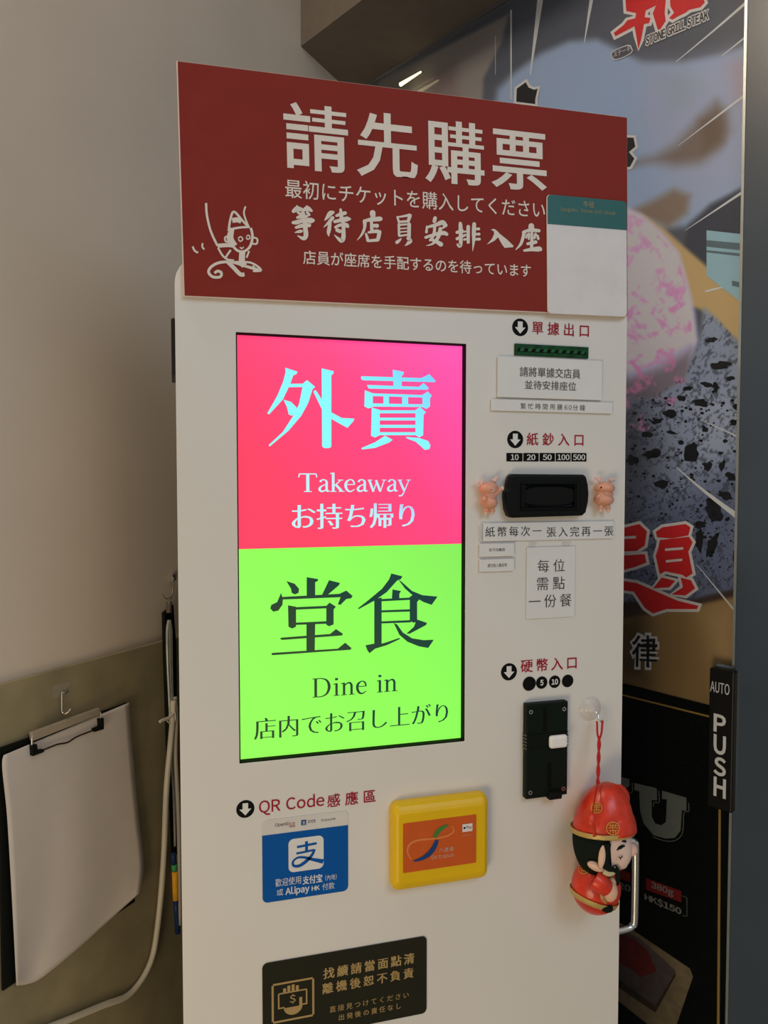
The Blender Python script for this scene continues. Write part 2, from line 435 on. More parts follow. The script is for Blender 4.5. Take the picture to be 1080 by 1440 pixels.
SHI = [[(710,174),(758,186),(752,198),(735,205),(690,255),(640,290),(570,328),(565,325),(610,290),(670,240),(700,200)],
 [(740,200),(755,210),(800,250),(845,268),(910,274),(905,282),(885,310),(850,298),(810,275),(770,240)],
 [(715,243),(752,250),(745,262),(745,288),(712,290)], [(660,285),(800,278),(800,288),(660,295)],
 [(636,285),(668,278),(668,478),(690,472),(745,453),(748,458),(690,485),(640,500),(615,520),(605,505),(598,485),(636,478)],
 [(808,265),(832,285),(822,298),(822,382),(808,388),(790,380),(790,275)], [(660,334),(795,329),(795,339),(660,343)], [(660,382),(795,376),(795,386),(660,391)],
 [(820,373),(865,388),(860,398),(790,435),(775,435),(808,405)], [(720,388),(735,395),(760,430),(800,455),(850,463),(893,461),(890,468),(870,497),(830,490),(780,470),(745,440)]]
traced(disp, M_cyan, WAI + MAI, 3.0857, 320, 450, SCR, .0004)
traced(disp, M_dkg, TANG + SHI, 3.0857, 320, 750, SCR, .0004)
# roman letters with serifs, drawn as pen strokes of varying width (cap height 1)
SERIF = {
 'T': (.80, [[(.05,.96),(.75,.96)], .06, [(.065,.97),(.03,.78)], .05, [(.735,.97),(.77,.78)], .05, [(.4,0),(.4,.96)], .13, [(.24,.022),(.56,.022)], .045]),
 'a': (.50, [[(.11,.53,.10),(.17,.63,.07),(.28,.65,.06),(.37,.56,.09),(.375,.4,.1),(.375,.14,.1),(.41,.04,.09),(.5,.06,.04)], .08, [(.375,.41,.05),(.2,.33,.06),(.09,.2,.1),(.11,.07,.1),(.21,.03,.08),(.375,.13,.04)], .07]),
 'k': (.60, [[(.15,0),(.15,1.03)], .11, [(.03,.02),(.28,.02)], .04, [(.03,.98),(.16,1.02)], .05, [(.19,.32),(.46,.62)], .05, [(.34,.635),(.57,.635)], .04, [(.25,.40,.1),(.5,.04,.12)], .11, [(.38,.02),(.62,.02)], .04]),
 'e': (.50, [[(.09,.39),(.44,.39)], .045, [(.44,.39,.06),(.39,.58,.07),(.26,.66,.05),(.11,.54,.1),(.07,.32,.11),(.14,.09,.1),(.28,.02,.07),(.45,.14,.03)], .08]),
 'w': (.80, [[(.07,.63),(.25,.0)], .1, [(.25,.02),(.41,.63)], .045, [(.36,.63),(.55,.0)], .1, [(.55,.02),(.72,.63)], .045, [(0,.635),(.2,.635)], .04, [(.62,.635),(.81,.635)], .04]),
 'y': (.56, [[(.08,.63),(.29,.03)], .1, [(.49,.63,.045),(.29,.03,.05),(.19,-.2,.06),(.05,-.24,.09)], .05, [(0,.635),(.2,.635)], .04, [(.38,.635),(.58,.635)], .04]),
 'D': (.86, [[(.17,0),(.17,.97)], .11, [(.04,.02),(.3,.02)], .04, [(.04,.95),(.3,.95)], .04, [(.17,.945,.05),(.42,.945,.05),(.63,.82,.09),(.72,.5,.12),(.63,.17,.09),(.42,.025,.05),(.17,.025,.05)], .08]),
 'i': (.31, [[(.16,0),(.16,.64)], .1, [(.04,.02),(.28,.02)], .04, [(.04,.6),(.17,.635)], .05, [(.10,.86),(.22,.86)], .12]),
 'n': (.64, [[(.16,0),(.16,.64)], .1, [(.04,.02),(.28,.02)], .04, [(.04,.6),(.17,.635)], .05, [(.18,.48,.04),(.28,.6,.06),(.4,.62,.09),(.465,.5,.1),(.47,.3,.1),(.47,0,.1)], .09, [(.36,.02),(.6,.02)], .04]),
 ' ': (.36, [])}
def serif(parent, m, s, pl, bl, br, tl, off=.0004):
    total = sum(SERIF[c][0] for c in s); A, B, T = pl.px(*bl), pl.px(*br), pl.px(*tl)
    z = (A[1] + B[1]) / 2; w = B[0] - A[0]; h = T[1] - A[1]; mb = MB(); x = 0
    fn = lambda u, v: (A[0] + u / total * w, z + v * h)
    for c in s:
        L = SERIF[c][1]
        for i in range(0, len(L), 2):
            add_stroke(mb, [(x + p[0],) + tuple(p[1:]) for p in L[i]], L[i + 1], fn, pl, off, 5)
        x += SERIF[c][0]
    mb.build('lettering', m, parent)
serif(disp, M_cyan2, 'Takeaway', SCR, (419, 691), (577, 692), (419, 664.5))
serif(disp, M_dkg, 'Dine in', SCR, (438, 980), (560, 972.5), (438, 952.5))
word(disp, M_cyan2, 'お持ち帰り', SCR, (410, 709), (583, 707), (583, 742), (410, 744), ex=.022, ey=-.012, track=True)
word(disp, M_dkg, '店内でお召し上がり', SCR, (357, 1008), (630, 990), (630, 1016), (357, 1040), ex=.012, ey=-.018, track=True)

# receipt slot, note acceptor, coin acceptor
def A_rect(tl, tr, br, bl, off=0):
    a, b = rect_from(FRONT, tl, tr, br, bl), rect_from(FRONT, tl, tr, br, bl, off)
    return (a[0], b[1], b[2], a[3])        # a raised block shows its left and top flanks from here
x0, z0, x1, z1 = A_rect((722.7, 484), (826.5, 488), (826.3, 504), (722.7, 500.5))
mb = MB(); mb.prism(FRONT, R4(x0, z0, x1, z1), .0002, .0025); slot = mb.build('receipt_slot', mat('green_slot', (.006, .055, .016), .45, .15, var=.5, scale=90), tm, bevel=.0008, label='dark green translucent receipt outlet')
mb = MB(); mb.prism(FRONT, R4(x0 + .004, z0 + .0045, x1 - .004, z0 + .0085), .0026, .0029); mb.build('slot_mouth', M_void, slot)
mb = MB()
for i in range(9):
    cx = x0 + .009 + i * (x1 - x0 - .018) / 8; mb.prism(FRONT, [(cx - .003, z0 + .005), (cx + .002, z0 + .005), (cx + .004, z0 + .009), (cx - .001, z0 + .009)], .0029, .0036)
mb.build('slot_teeth', mat('green_teeth', (.012, .11, .03), .4), slot)

x0, z0, x1, z1 = A_rect((708.5, 668), (826, 665.5), (826, 727), (708.5, 728.5), .012)
w, h = x1 - x0, z1 - z0
def Npt(u, v): return (x0 + u * w, z0 + v * h)
prof = rr(x0 + .004, z0, x1 - .001, z1, .005, 4)
outl = [Npt(.04, 0), Npt(.94, .03)] + [Npt(.985, .1), Npt(1.015, .35), Npt(1.02, .55), Npt(1.01, .75), Npt(.985, .95)] + [Npt(.95, .99), Npt(.05, 1), Npt(.02, .95), Npt(-.005, .75), Npt(-.01, .66), Npt(-.03, .62), Npt(-.035, .45), Npt(-.02, .2), Npt(.01, .05)]
mb = MB(); mb.prism(FRONT, outl, .0002, .013); na = mb.build('note_acceptor', M_black, tm, bevel=.003, seg=3, label='black plastic banknote intake bezel')
mb = MB()
for q_ in (R4(.15, .17, .9, .23), R4(.15, .76, .9, .82), R4(.15, .23, .2, .76), R4(.82, .23, .9, .76)): mb.prism(FRONT, [Npt(*p) for p in q_], .0131, .0155)
mb.build('intake_frame', mat('bezel_gloss', (.005, .006, .0065), .35, .1), na, bevel=.001)
mb = MB()
n = 16
vs = []; 
for j in range(9):
    for i in range(n + 1):
        u, v = i / n, j / 8
        dep = .0172 - .0135 * (4 * v * (1 - v)) * (1 - .55 * (2 * u - 1) ** 2)
        a, b = Npt(.2 + .62 * u, .23 + .53 * v); vs.append(FRONT.at(a, b, min(dep, .0160)))
mb.add(vs, [[j * (n + 1) + i, j * (n + 1) + i + 1, (j + 1) * (n + 1) + i + 1, (j + 1) * (n + 1) + i] for j in range(8) for i in range(n)])
mb.build('intake_mouth', mat('mouth_gloss', (.001, .0015, .002), .25, .06), na, smooth=True, solid=.0004)
mb = MB(); mb.prism(FRONT, [Npt(.84, .18), Npt(.875, .18), Npt(.875, .8), Npt(.84, .8)], .0156, .0165); mb.build('intake_rib', M_black, na)

x0, z0, x1, z1 = A_rect((734.7, 987), (798.6, 983), (797, 1117.5), (735, 1124), .009)
mb = MB(); mb.prism(FRONT, [(x0, z0), (x1, z0), (x1, z1), (x0, z1)], .0002, .010); ca = mb.build('coin_acceptor', mat('coin_black', (.006, .011, .008), .5, .1), tm, bevel=.0012, label='black plastic coin intake plate')
w, h = x1 - x0, z1 - z0
for q, (u, v) in enumerate(((.1, .92), (.9, .92), (.1, .07), (.9, .07))):
    mb = MB(); c = (x0 + u * w, z0 + v * h); mb.prism(FRONT, circ(*c, .0026, 16), .010, .0108); sc_ = mb.build('screw', M_steel, ca)
    mb = MB(); mb.prism(FRONT, circ(*c, .0014, 6), .0108, .0111); mb.build('hex_socket', M_void, sc_)
mb = MB(); mb.prism(FRONT, R4(x0 + w * .40, z1 - h * .30, x0 + w * .48, z1 - h * .04), .010, .0104); mb.build('coin_slot', M_void, ca)
mb = MB(); mb.prism(FRONT, R4(x0 + w * .04, z1 - h * .47, x0 + w * .96, z1 - h * .32), .0100, .0115); mb.build('coin_gate', mat('gate_black', (.006, .009, .007), .4, .1), ca, bevel=.0006)
mb = MB(); mb.prism(FRONT, R4(x0 + w * .5, z1 - h * .47, x0 + w * .93, z1 - h * .335), .0116, .0185); mb.build('return_button', mat('white_plastic', (.86, .84, .83), .4), ca, bevel=.004, seg=3, label='white coin return button')
mb = MB(); mb.prism(FRONT, [(x0 + w * .52, z0 + h * .36), (x0 + w * .6, z0 + h * .36), (x0 + w * .61, z0 + h * .1), (x0 + w * .51, z0 + h * .1)], .010, .0104); mb.build('return_groove', M_void, ca)
mb = MB(); mb.prism(FRONT, [(x0 + w * .5, z0 - h * .012), (x0 + w * .8, z0 - h * .012), (x0 + w * .82, z0 + h * .05), (x0 + w * .52, z0 + h * .07)], .004, .017); mb.build('return_lip', M_black2, ca, bevel=.001)
for sx in (x0 - .0008, x1 - .0012):
    mb = MB()
    for i in range(5): mb.prism(FRONT, R4(sx, z1 - h * (.32 + .035 * i), sx + .002, z1 - h * (.335 + .035 * i)), .0012, .0098)
    mb.build('side_ridges', M_greytxt, ca)

# arrows, printed headings, denominations
def arrow(cx, cy, r=11.2):
    c = FRONT.px(cx, cy); k = abs(FRONT.px(cx + r, cy)[0] - c[0]); mb = MB(); mb.poly(FRONT, circ(*c, k), .0003); o = mb.build('arrow_badge', M_blacktxt, tm)
    q = [(-.33, .72), (.33, .72), (.33, 0), (.72, 0), (0, -.78), (-.72, 0), (-.33, 0)]
    mb = MB(); mb.poly(FRONT, [(c[0] + a * k * .92, c[1] + b * k * .92) for a, b in q], .0005); mb.build('arrow', M_paper, o)
arrow(731.3, 460.4); arrow(724.4, 618); arrow(715.6, 944.7); arrow(345, 1137.5, 12.8)
word(tm, M_redtxt, '單據出口', FRONT, (748, 452), (828, 456), (828, 473.5), (748, 471), ex=.014, ey=.014, track=True)
word(tm, M_redtxt, '紙鈔入口', FRONT, (740.4, 609), (820.4, 609), (820.4, 627), (740.4, 627), ex=.014, ey=.014, track=True)
word(tm, M_redtxt, '硬幣入口', FRONT, (732, 926.6), (810.7, 923.5), (810.7, 941), (732, 945.5), ex=.014, ey=.014, track=True)
word(tm, M_redtxt, 'QR Code', FRONT, (364, 1124.5), (456, 1115.5), (456, 1138), (364, 1146), ex=.012, ey=.01)
word(tm, M_redtxt, '感應區', FRONT, (460, 1116.5), (528, 1109.5), (528, 1129), (460, 1135), ex=.014, ey=.014, track=True)
for s, a, b, i0, i1 in (('10', 712, 734.7, 718, 729), ('20', 735.8, 757.4, 740.5, 752.5), ('50', 758.6, 780.2, 763, 775.5), ('100', 781.3, 802.3, 783.5, 800.5), ('500', 803.4, 824.6, 805.5, 822.5)):
    x0, z0, x1, z1 = A_rect((a, 637), (b, 637), (b, 649), (a, 649)); mb = MB(); mb.poly(FRONT, R4(x0, z0, x1, z1), .0003); o = mb.build('value_box', M_blacktxt, tm)
    word(o, M_paper, s, FRONT, (i0, 639), (i1, 639), (i1, 647), (i0, 647), off=.0006, name='numeral', ex=.03, ey=.01)
for s, cx, cy, r in ((None, 744, 961.3, 9.2), ('5', 761.6, 959.8, 8), ('10', 779.8, 958.6, 8), (None, 797.9, 957.4, 8)):
    c = FRONT.px(cx, cy); k = abs(FRONT.px(cx + r, cy)[0] - c[0]); mb = MB(); mb.poly(FRONT, circ(*c, k), .0004 if s else .0007); o = mb.build('coin_disc', M_blacktxt, tm)
    if s: word(o, M_paper, s, FRONT, (cx - 2.3 * len(s), cy - 4), (cx + 2.3 * len(s), cy - 4), (cx + 2.3 * len(s), cy + 4), (cx - 2.3 * len(s), cy + 4), off=.0007, name='numeral', ex=.05, ey=.03)

# handle on the right flank, hinge on the left flank
yh = .03
def atY(x, y, Y):
    d = ray(x, y); t_ = (Y - CAM.y) / d.y; return CAM + d * t_
hz1, hz0 = atY(893, 1181, yh).z, atY(893, 1304, yh).z; hx = atY(893, 1240, yh).x
mb = MB(); mb.tube([(XR - .004, yh, hz1 + .001), (hx - .010, yh, hz1), (hx - .003, yh, hz1 - .004), (hx, yh, hz1 - .014), (hx, yh, hz0 + .014), (hx - .003, yh, hz0 + .004), (hx - .012, yh, hz0), (XR - .004, yh, hz0 - .001)], .0048, 14, 6)
hd = mb.build('handle', M_chrome, tm, smooth=True, label='chrome pull handle')
for z in (hz1, hz0):
    mb = MB(); mb.box(XR - .001, XR + .006, yh - .008, yh + .008, z - .009, z + .007); mb.build('handle_foot', M_chrome, hd, bevel=.0015)
p0, p1 = atY(240.5, 456, .14), atY(240.5, 533, .14)
mb = MB(); mb.box(p0.x, XL + .004, .10, .18, p1.z, p0.z); mb.build('hinge', mat('hinge_black', (.02, .018, .018), .5), tm, bevel=.002)

# ------------------------------------------------------------------ red sign on the machine
sg = thing('sign_board', (.21, -.003, Z0 + .51), 'wide dark red sign board with cream writing mounted across the machine top', 'sign')
SWd, SHt = .5363, .2432
mb = MB(); mb.prism(SIGN, R4(0, 0, SWd, SHt), -.0062, -.0002); mb.build('board', M_edge, sg, bevel=.0005)
mb = MB(); mb.prism(SIGN, R4(.0012, .0012, SWd - .0006, SHt - .0006), -.0002, .0002); mb.build('face', M_sign, sg)
def sword(s, tl, tr, br, bl, **k): return word(sg, M_signtxt, s, SIGN, tl, tr, br, bl, off=.0006, **k)
sword('請先購票', (397, 143), (769, 184), (768, 268), (401, 242), ex=.016, ey=.012, track=True)
sword('最初にチケットを購入してください', (401, 251), (766, 285), (766, 306), (401, 280), ex=.004, ey=.004, track=True)
BRUSH = [((405, 280), [[(85,185,60),(140,150,80),(215,165,50)],[(135,110,30),(135,160,60)],[(150,205,40),(190,235,40)],[(235,175,40),(290,145,76),(355,180,40)],[(285,112,30),(285,160,60)],[(290,205,40),(315,240,50)],
   [(145,282,46),(220,265,60),(285,268,40)],[(225,220,66),(232,330,76)],[(75,360,46),(130,355,66),(240,325,60),(345,328,84),(375,328,60)],[(120,435,40),(200,410,60),(320,400,60)],[(255,330,70),(262,450,70),(270,555,72),(230,600,60),(140,555,12)],[(100,512,10),(170,495,50),(205,490,40)],
   [(680,205,50),(640,222,76),(590,285,48),(552,330,12)],[(675,290,56),(640,330,50),(590,385,35),(540,432,8)],[(640,350,40),(622,460,60),(612,520,48),(618,570,12)],[(735,255,40),(790,235,55),(865,215,56)],[(797,160,36),(805,230,56),(815,330,60)],[(710,345,50),(790,325,56),(890,305,76),(935,305,40)],
   [(722,430,46),(790,398,50),(880,402,76),(905,420,46)],[(840,340,50),(840,480,60),(838,590,68),(800,632,64),(700,545,10)],[(745,475,56),(785,493,56)]]),
 ((495, 285), [[(310,160,88),(315,210,78)],[(178,290,36),(250,265,56),(400,250,72),(430,250,64)],[(190,285,60),(190,380,45),(150,480,34),(75,575,8)],[(293,290,46),(300,440,52)],[(310,350,46),(375,355,64)],[(212,480,36),(240,580,48)],[(250,455,34),(360,438,56),(415,450,56)],[(415,450,60),(392,560,56)],[(250,582,40),(385,570,50)],
   [(685,220,28),(712,300,38)],[(695,222,24),(800,205,34),(870,192,48)],[(878,200,56),(850,285,48)],[(715,295,32),(855,285,38)],[(708,335,38),(712,500,38)],[(865,330,56),(862,530,56)],[(720,340,32),(855,330,28)],[(720,398,22),(855,388,22)],[(720,450,22),(855,438,22)],[(720,508,32),(855,490,28)],[(750,545,12),(712,580,44),(680,605,54)],[(840,545,36),(878,588,70),(800,660,8)]]),
 ((590, 290), [[(232,185,58),(222,230,58)],[(108,310,28),(102,395,42)],[(120,320,36),(250,285,56),(345,250,74),(390,295,58)],[(395,290,54),(345,338,26)],[(225,320,46),(220,400,46),(190,480,46),(155,520,36)],[(165,508,36),(250,540,56),(320,582,70)],[(312,345,54),(280,470,56),(200,570,36),(95,605,6)],[(90,478,44),(200,440,46),(350,410,64),(410,428,50)],
   [(615,262,48),(620,330,62),(622,560,58),(600,600,64),(562,572,14)],[(565,400,46),(640,374,56)],[(565,497,46),(690,440,36)],[(735,315,56),(735,450,52),(735,550,48)],[(660,395,26),(720,380,26)],[(675,510,36),(715,500,26)],[(825,275,58),(820,400,62),(815,560,38),(800,690,6)],[(835,350,32),(895,347,44)],[(835,430,32),(900,426,44)],[(835,507,36),(905,502,44)]]),
 ((675, 295), [[(775,250,86),(775,285,86)],[(650,345,36),(760,312,56),(890,322,52)],[(668,340,56),(645,440,48),(610,530,42),(535,612,10)],[(712,375,24),(696,425,34)],[(742,368,40),(737,445,34)],[(838,375,46),(822,435,34)],[(870,395,34),(880,440,44)],[(785,340,38),(780,600,52)],[(720,520,44),(840,493,56)],[(668,622,36),(780,605,56),(890,600,80),(910,604,60)]])]
mb = MB()
for (ox_, oy_), L_ in BRUSH:
    fb = lambda x, y: SIGN.px(ox_ + x / 10.8, oy_ + y / 10.8)
    for P in L_:
        add_stroke(mb, P, 40, fb, SIGN, .0006, 5)
        for e_ in (P[0], P[-1]):
            if e_[2] > 18: mb.lift += 1.5e-5; mb.poly(SIGN, [fb(e_[0] + e_[2] * .5 * math.cos(a_ * .5236), e_[1] + e_[2] * .5 * math.sin(a_ * .5236)) for a_ in range(12)], .0006 + mb.lift % 3e-4)
fb = lambda x, y: SIGN.px(675 + x / 10.8, 295 + y / 10.8)
mb.poly(SIGN, [fb(*p) for p in ((160,305),(205,292),(240,310),(300,370),(400,450),(505,550),(495,572),(370,582),(330,530),(270,420),(220,470),(100,532),(180,440),(210,370),(205,330))], .0008)
mb.build('lettering', M_signtxt, sg)
sword('店員が座席を手配するのを待っています', (426, 353), (746, 371), (746, 390), (426, 372), ex=.008, ey=.008, track=True)
# small line-drawn emblem in the lower left corner: a seated monkey in a pointed cap with a long rod
mb = MB()
fn = lambda x, y: SIGN.px(240 + x / 3.375, 60 + y / 3.375)
for P, w in (([(168,762),(172,820),(190,895),(222,965)], 9), ([(104,968),(114,988),(130,998)], 8), ([(152,952),(150,970),(160,982)], 7), ([(355,778),(348,815),(372,880)], 7),
             ([(275,895),(283,840),(300,803),(340,845),(372,878)], 9), ([(277,888),(330,878),(375,876)], 9), ([(292,845),(315,842),(335,848)], 20), ([(278,900),(272,935),(300,972),(322,990),(352,990),(378,965),(388,920),(380,880)], 10), ([(290,880),(285,930),(305,965)], 22),
             ([(278,918),(258,925),(262,945),(282,945)], 7), ([(388,925),(410,932),(408,955),(388,955)], 7), ([(320,930),(332,922),(342,934),(330,944),(321,934)], 5), ([(360,920),(370,915),(376,928),(364,934),(358,924)], 5), ([(328,972),(338,978),(346,970)], 5),
             ([(222,965),(270,962),(300,965)], 16), ([(225,975),(245,1010),(268,1030)], 8), ([(285,985),(262,1025),(300,1035)], 8), ([(340,990),(338,1040),(350,1060)], 24), ([(372,990),(360,1022)], 7),
             ([(420,1080),(350,1060),(290,1042),(230,1045),(192,1065),(180,1090),(200,1112),(235,1112),(240,1092),(222,1085),(208,1095)], 11), ([(270,1040),(300,1070),(330,1100),(350,1100)], 16), ([(300,1042),(380,1045),(430,1080),(390,1085)], 8), ([(390,1058),(405,1078)], 6)):
    add_stroke(mb, P, w * 1.2, fn, SIGN, .0006, 5)
mb.build('emblem', M_signtxt, sg)

# pale card with a teal header stuck over the sign's corner
cx0, cz0, cx1, cz1 = rect_from(SIGN, (768, 275), (880, 284), (879, 446), (768, 442))
cd_ = thing('table_card', tuple(SIGN.at(cx0, cz0)), 'white card with a teal header on the lower right corner of the red sign', 'card')
mb = MB(); mb.prism(SIGN, rr(cx0, cz0, cx1, cz1, .005), .0008, .0035); mb.build('card', mat('card_white', (.76, .72, .72), .3, coat=.3), cd_, bevel=.0006)
zt = rect_from(SIGN, (768, 317.5), (880, 324), (879, 446), (768, 442))[3]
hp = [p for p in rr(cx0 + .0003, cz0, cx1 - .0003, cz1 - .0003, .005) if p[1] > zt] ; hp = [(cx1 - .0003, zt)] + hp + [(cx0 + .0003, zt)]
mb = MB(); mb.poly(SIGN, hp, .0038); mb.build('header', mat('teal_print', (.035, .14, .14), .4), cd_)
M_gold = mat('gold_print', (.34, .30, .14), .4)
word(cd_, M_gold, '牛極', SIGN, (818, 284), (833, 285), (833, 294), (818, 293), off=.0041)
word(cd_, M_gold, 'Gyugoku · Stone Grill Steak', SIGN, (786, 294), (863, 297.5), (863, 304), (786, 301), off=.0041)

# ------------------------------------------------------------------ paper notices taped to the machine
M_tape = mat('clear_tape', (.80, .80, .78), .2, .6, alpha=.35)
def notice(name, label, quad, lines, ex=0, ey=0, m=M_paper, tm_=M_greytxt, off=.0006, th=.0008, tape=()):
    x0, z0, x1, z1 = rect_from(FRONT, *quad)
    t_ = thing(name, (0.5 * (x0 + x1), -.0005, z0 + Z0), label, 'notice', None)
    mb = MB(); mb.prism(FRONT, R4(x0, z0, x1, z1), .0002 + off, .0002 + off + th); mb.build('sheet', m, t_, bevel=.0003)
    for s, q in lines: word(t_, tm_, s, FRONT, *q, off=off + th + .0005, ex=ex, ey=ey, track=True)
    for (a, b, c, d) in tape:
        mb = MB(); mb.prism(FRONT, R4(x0 + a, z0 + b, x0 + c, z0 + d), off + th + .0002, off + th + .00045); mb.build('tape', M_tape, t_)
    return t_
def Q(x0, y0, x1, y1, s=0): return ((x0, y0), (x1, y0 + s), (x1, y1 + s), (x0, y1))
notice('paper_notice', 'rectangular white notice with two printed lines under the green receipt slot', ((699, 503), (845, 506.5), (844.4, 562), (698, 560)),
       [('請將單據交店員', ((729, 517.5), (814, 518.5), (814, 532.5), (729, 531))), ('並待安排座位', ((736, 536), (808, 537), (808, 549.5), (736, 548.5)))], off=.0012, th=.0022, ex=.01, ey=.004)
notice('paper_strip', 'thin white paper strip about busy hours below the receipt notice', ((689.5, 563), (859, 565.3), (859, 580.5), (689.5, 579.3)),
       [('繁忙時間用膳60分鐘', ((730, 568), (820.4, 569), (820.4, 577.2), (730, 576.3)))], off=.0012, th=.0022)
notice('paper_strip', 'long white paper strip with large characters under the black banknote intake', ((676, 734.5), (861.7, 733.5), (861, 758.7), (675.5, 759.3)),
       [('紙幣每次一', Q(681, 740, 760, 754)), ('張入完再一張', Q(767.5, 740, 860.5, 754))], off=.0012, th=.0014, tm_=mat('ink_dark', (.04, .04, .035), .6), ex=.004, ey=-.006,
       tape=((-.0025, .001, .002, .022),))
notice('paper_label', 'small white label, upper of the two left of the portion notice', ((673, 764), (721.5, 764), (721.5, 782), (673, 782)), [('恕不找續錢', Q(686, 770.5, 708, 775))], off=.0012, th=.0022, tm_=mat('ink_faint', (.16, .15, .14), .6))
notice('paper_label', 'small white label, lower of the two left of the portion notice', ((673, 786), (721.5, 786), (721.5, 803), (673, 803)), [('請勿投入舊紙幣', Q(684, 792, 711, 797))], off=.0012, th=.0022, tm_=bpy.data.materials['ink_faint'])
notice('paper_notice', 'tall white notice asking one meal each, above the coin heading', ((740, 769), (808.5, 768.5), (807, 868.5), (739, 868.7)),
       [('每位', Q(755, 786.5, 793, 804)), ('需點', Q(754, 811, 793, 829)), ('一份餐', Q(742.5, 835.5, 802.5, 853.5))], off=.0008, tm_=mat('ink_mid', (.05, .05, .045), .6), ey=-.006,
       tape=((.004, .090, .013, .097), (.049, .090, .060, .0975)))

# ------------------------------------------------------------------ payment sticker, card reader, change plate
x0, z0, x1, z1 = rect_from(FRONT, (368.5, 1152), (489.5, 1141), (489.5, 1253.6), (368.5, 1268.5))
st = thing('payment_sticker', ((x0 + x1) / 2, 0, z0 + Z0), 'blue and white payment sticker left of the yellow card reader', 'sticker')
mb = MB(); mb.prism(FRONT, rr(x0, z0, x1, z1, .006), .0002, .0006); mb.build('backing', mat('sticker_clear', (.70, .67, .64), .3), st)
zb = rect_from(FRONT, (368.5, 1174.6), (489.5, 1160), (489.5, 1253.6), (368.5, 1268.5))[3]
pp = [p for p in rr(x0, z0, x1, z1, .006) if p[1] < zb - .003]
ii = max(range(len(pp)), key=lambda i: -pp[i][0] * 1000 + 0); 
pp = sorted([p for p in rr(x0 + .0002, z0 + .0002, x1 - .0002, z1, .006) if p[1] < (z0 + z1) / 2], key=lambda p: p[0])
mb = MB(); mb.poly(FRONT, pp + [(x1 - .0002, zb), (x0 + .0002, zb)], .0009); bl_ = mb.build('blue_field', mat('sticker_blue', (.003, .095, .38), .4, .15), st)
lx0, lz0, lx1, lz1 = rect_from(FRONT, (405.5, 1180), (454.8, 1173.4), (454.8, 1220), (405.5, 1226.5))
mb = MB(); mb.poly(FRONT, rr(lx0, lz0, lx1, lz1, .006), .0012); lg = mb.build('logo_tile', M_paper, st)
M_blue = bpy.data.materials['sticker_blue']
mb = MB(); k = lx1 - lx0
fn = lambda u, v: (lx0 + u * k, lz0 + v * (lz1 - lz0))
for P, w in (([(.24, .74), (.5, .76), (.8, .78)], .07), ([(.51, .88), (.51, .6)], .08), ([(.22, .55), (.5, .57), (.74, .59)], .06),
             ([(.74, .60, .07), (.66, .44, .08), (.5, .28, .1), (.3, .17, .09), (.14, .2, .07), (.13, .33, .06), (.26, .42, .06), (.45, .4, .07), (.7, .3, .09), (.99, .2, .13)], .08)):
    add_stroke(mb, P, w, fn, FRONT, .0015, 6)
mb.build('emblem', M_blue, lg)
M_wht = mat('print_white', (.72, .74, .78), .4)
word(bl_, M_wht, '歡迎使用', FRONT, (387, 1234.5), (423, 1231.5), (423, 1242), (387, 1246), off=.0013, track=True)
word(bl_, M_wht, '支付宝', FRONT, (425, 1231), (453, 1228), (453, 1240), (425, 1243), off=.0013, track=True, ex=.03, ey=.02)
word(bl_, M_wht, '(內地)', FRONT, (457, 1229.5), (473, 1228), (473, 1236), (457, 1237.5), off=.0013)
word(bl_, M_wht, '或', FRONT, (389, 1249.5), (398, 1249), (398, 1258), (389, 1259), off=.0013)
word(bl_, M_wht, 'Alipay', FRONT, (401, 1247), (435, 1243), (435, 1256), (401, 1260), off=.0013, ex=.035, ey=.02)
word(bl_, M_wht, 'HK', FRONT, (438, 1245.5), (449.5, 1244), (449.5, 1250.5), (438, 1252), off=.0013, ex=.035, ey=.02)
word(bl_, M_wht, '付款', FRONT, (453, 1241.5), (470, 1239.5), (470, 1249), (453, 1251), off=.0013, track=True)
word(st, M_greytxt, 'Open', FRONT, (386.5, 1157.5), (402, 1155.5), (402, 1162), (386.5, 1163.5), off=.0009, ex=.01)
word(st, M_redtxt, 'Rice', FRONT, (402.6, 1155), (414.5, 1154), (414.5, 1160), (402.6, 1161), off=.0009)
word(st, M_redtxt, '開飯喇', FRONT, (407, 1161), (415, 1160), (415, 1162.3), (407, 1163.3), off=.0009)
word(st, M_greytxt, '支付宝', FRONT, (432.5, 1152.5), (443.5, 1151.5), (443.5, 1156.3), (432.5, 1157.3), off=.0009)
word(st, M_greytxt, 'AlipayHK', FRONT, (451, 1151), (472, 1149.3), (472, 1153.5), (451, 1155.5), off=.0009)
a = FRONT.px(423.3, 1153); b = FRONT.px(430.5, 1159.5); mb = MB(); mb.poly(FRONT, R4(a[0], b[1], b[0], a[1]), .0009); o_ = mb.build('logo_square', mat('logo_navy', (.01, .06, .25), .4), st)
word(o_, M_wht, '支', FRONT, (424.5, 1154), (429.5, 1153.7), (429.5, 1158.7), (424.5, 1159), off=.0012)

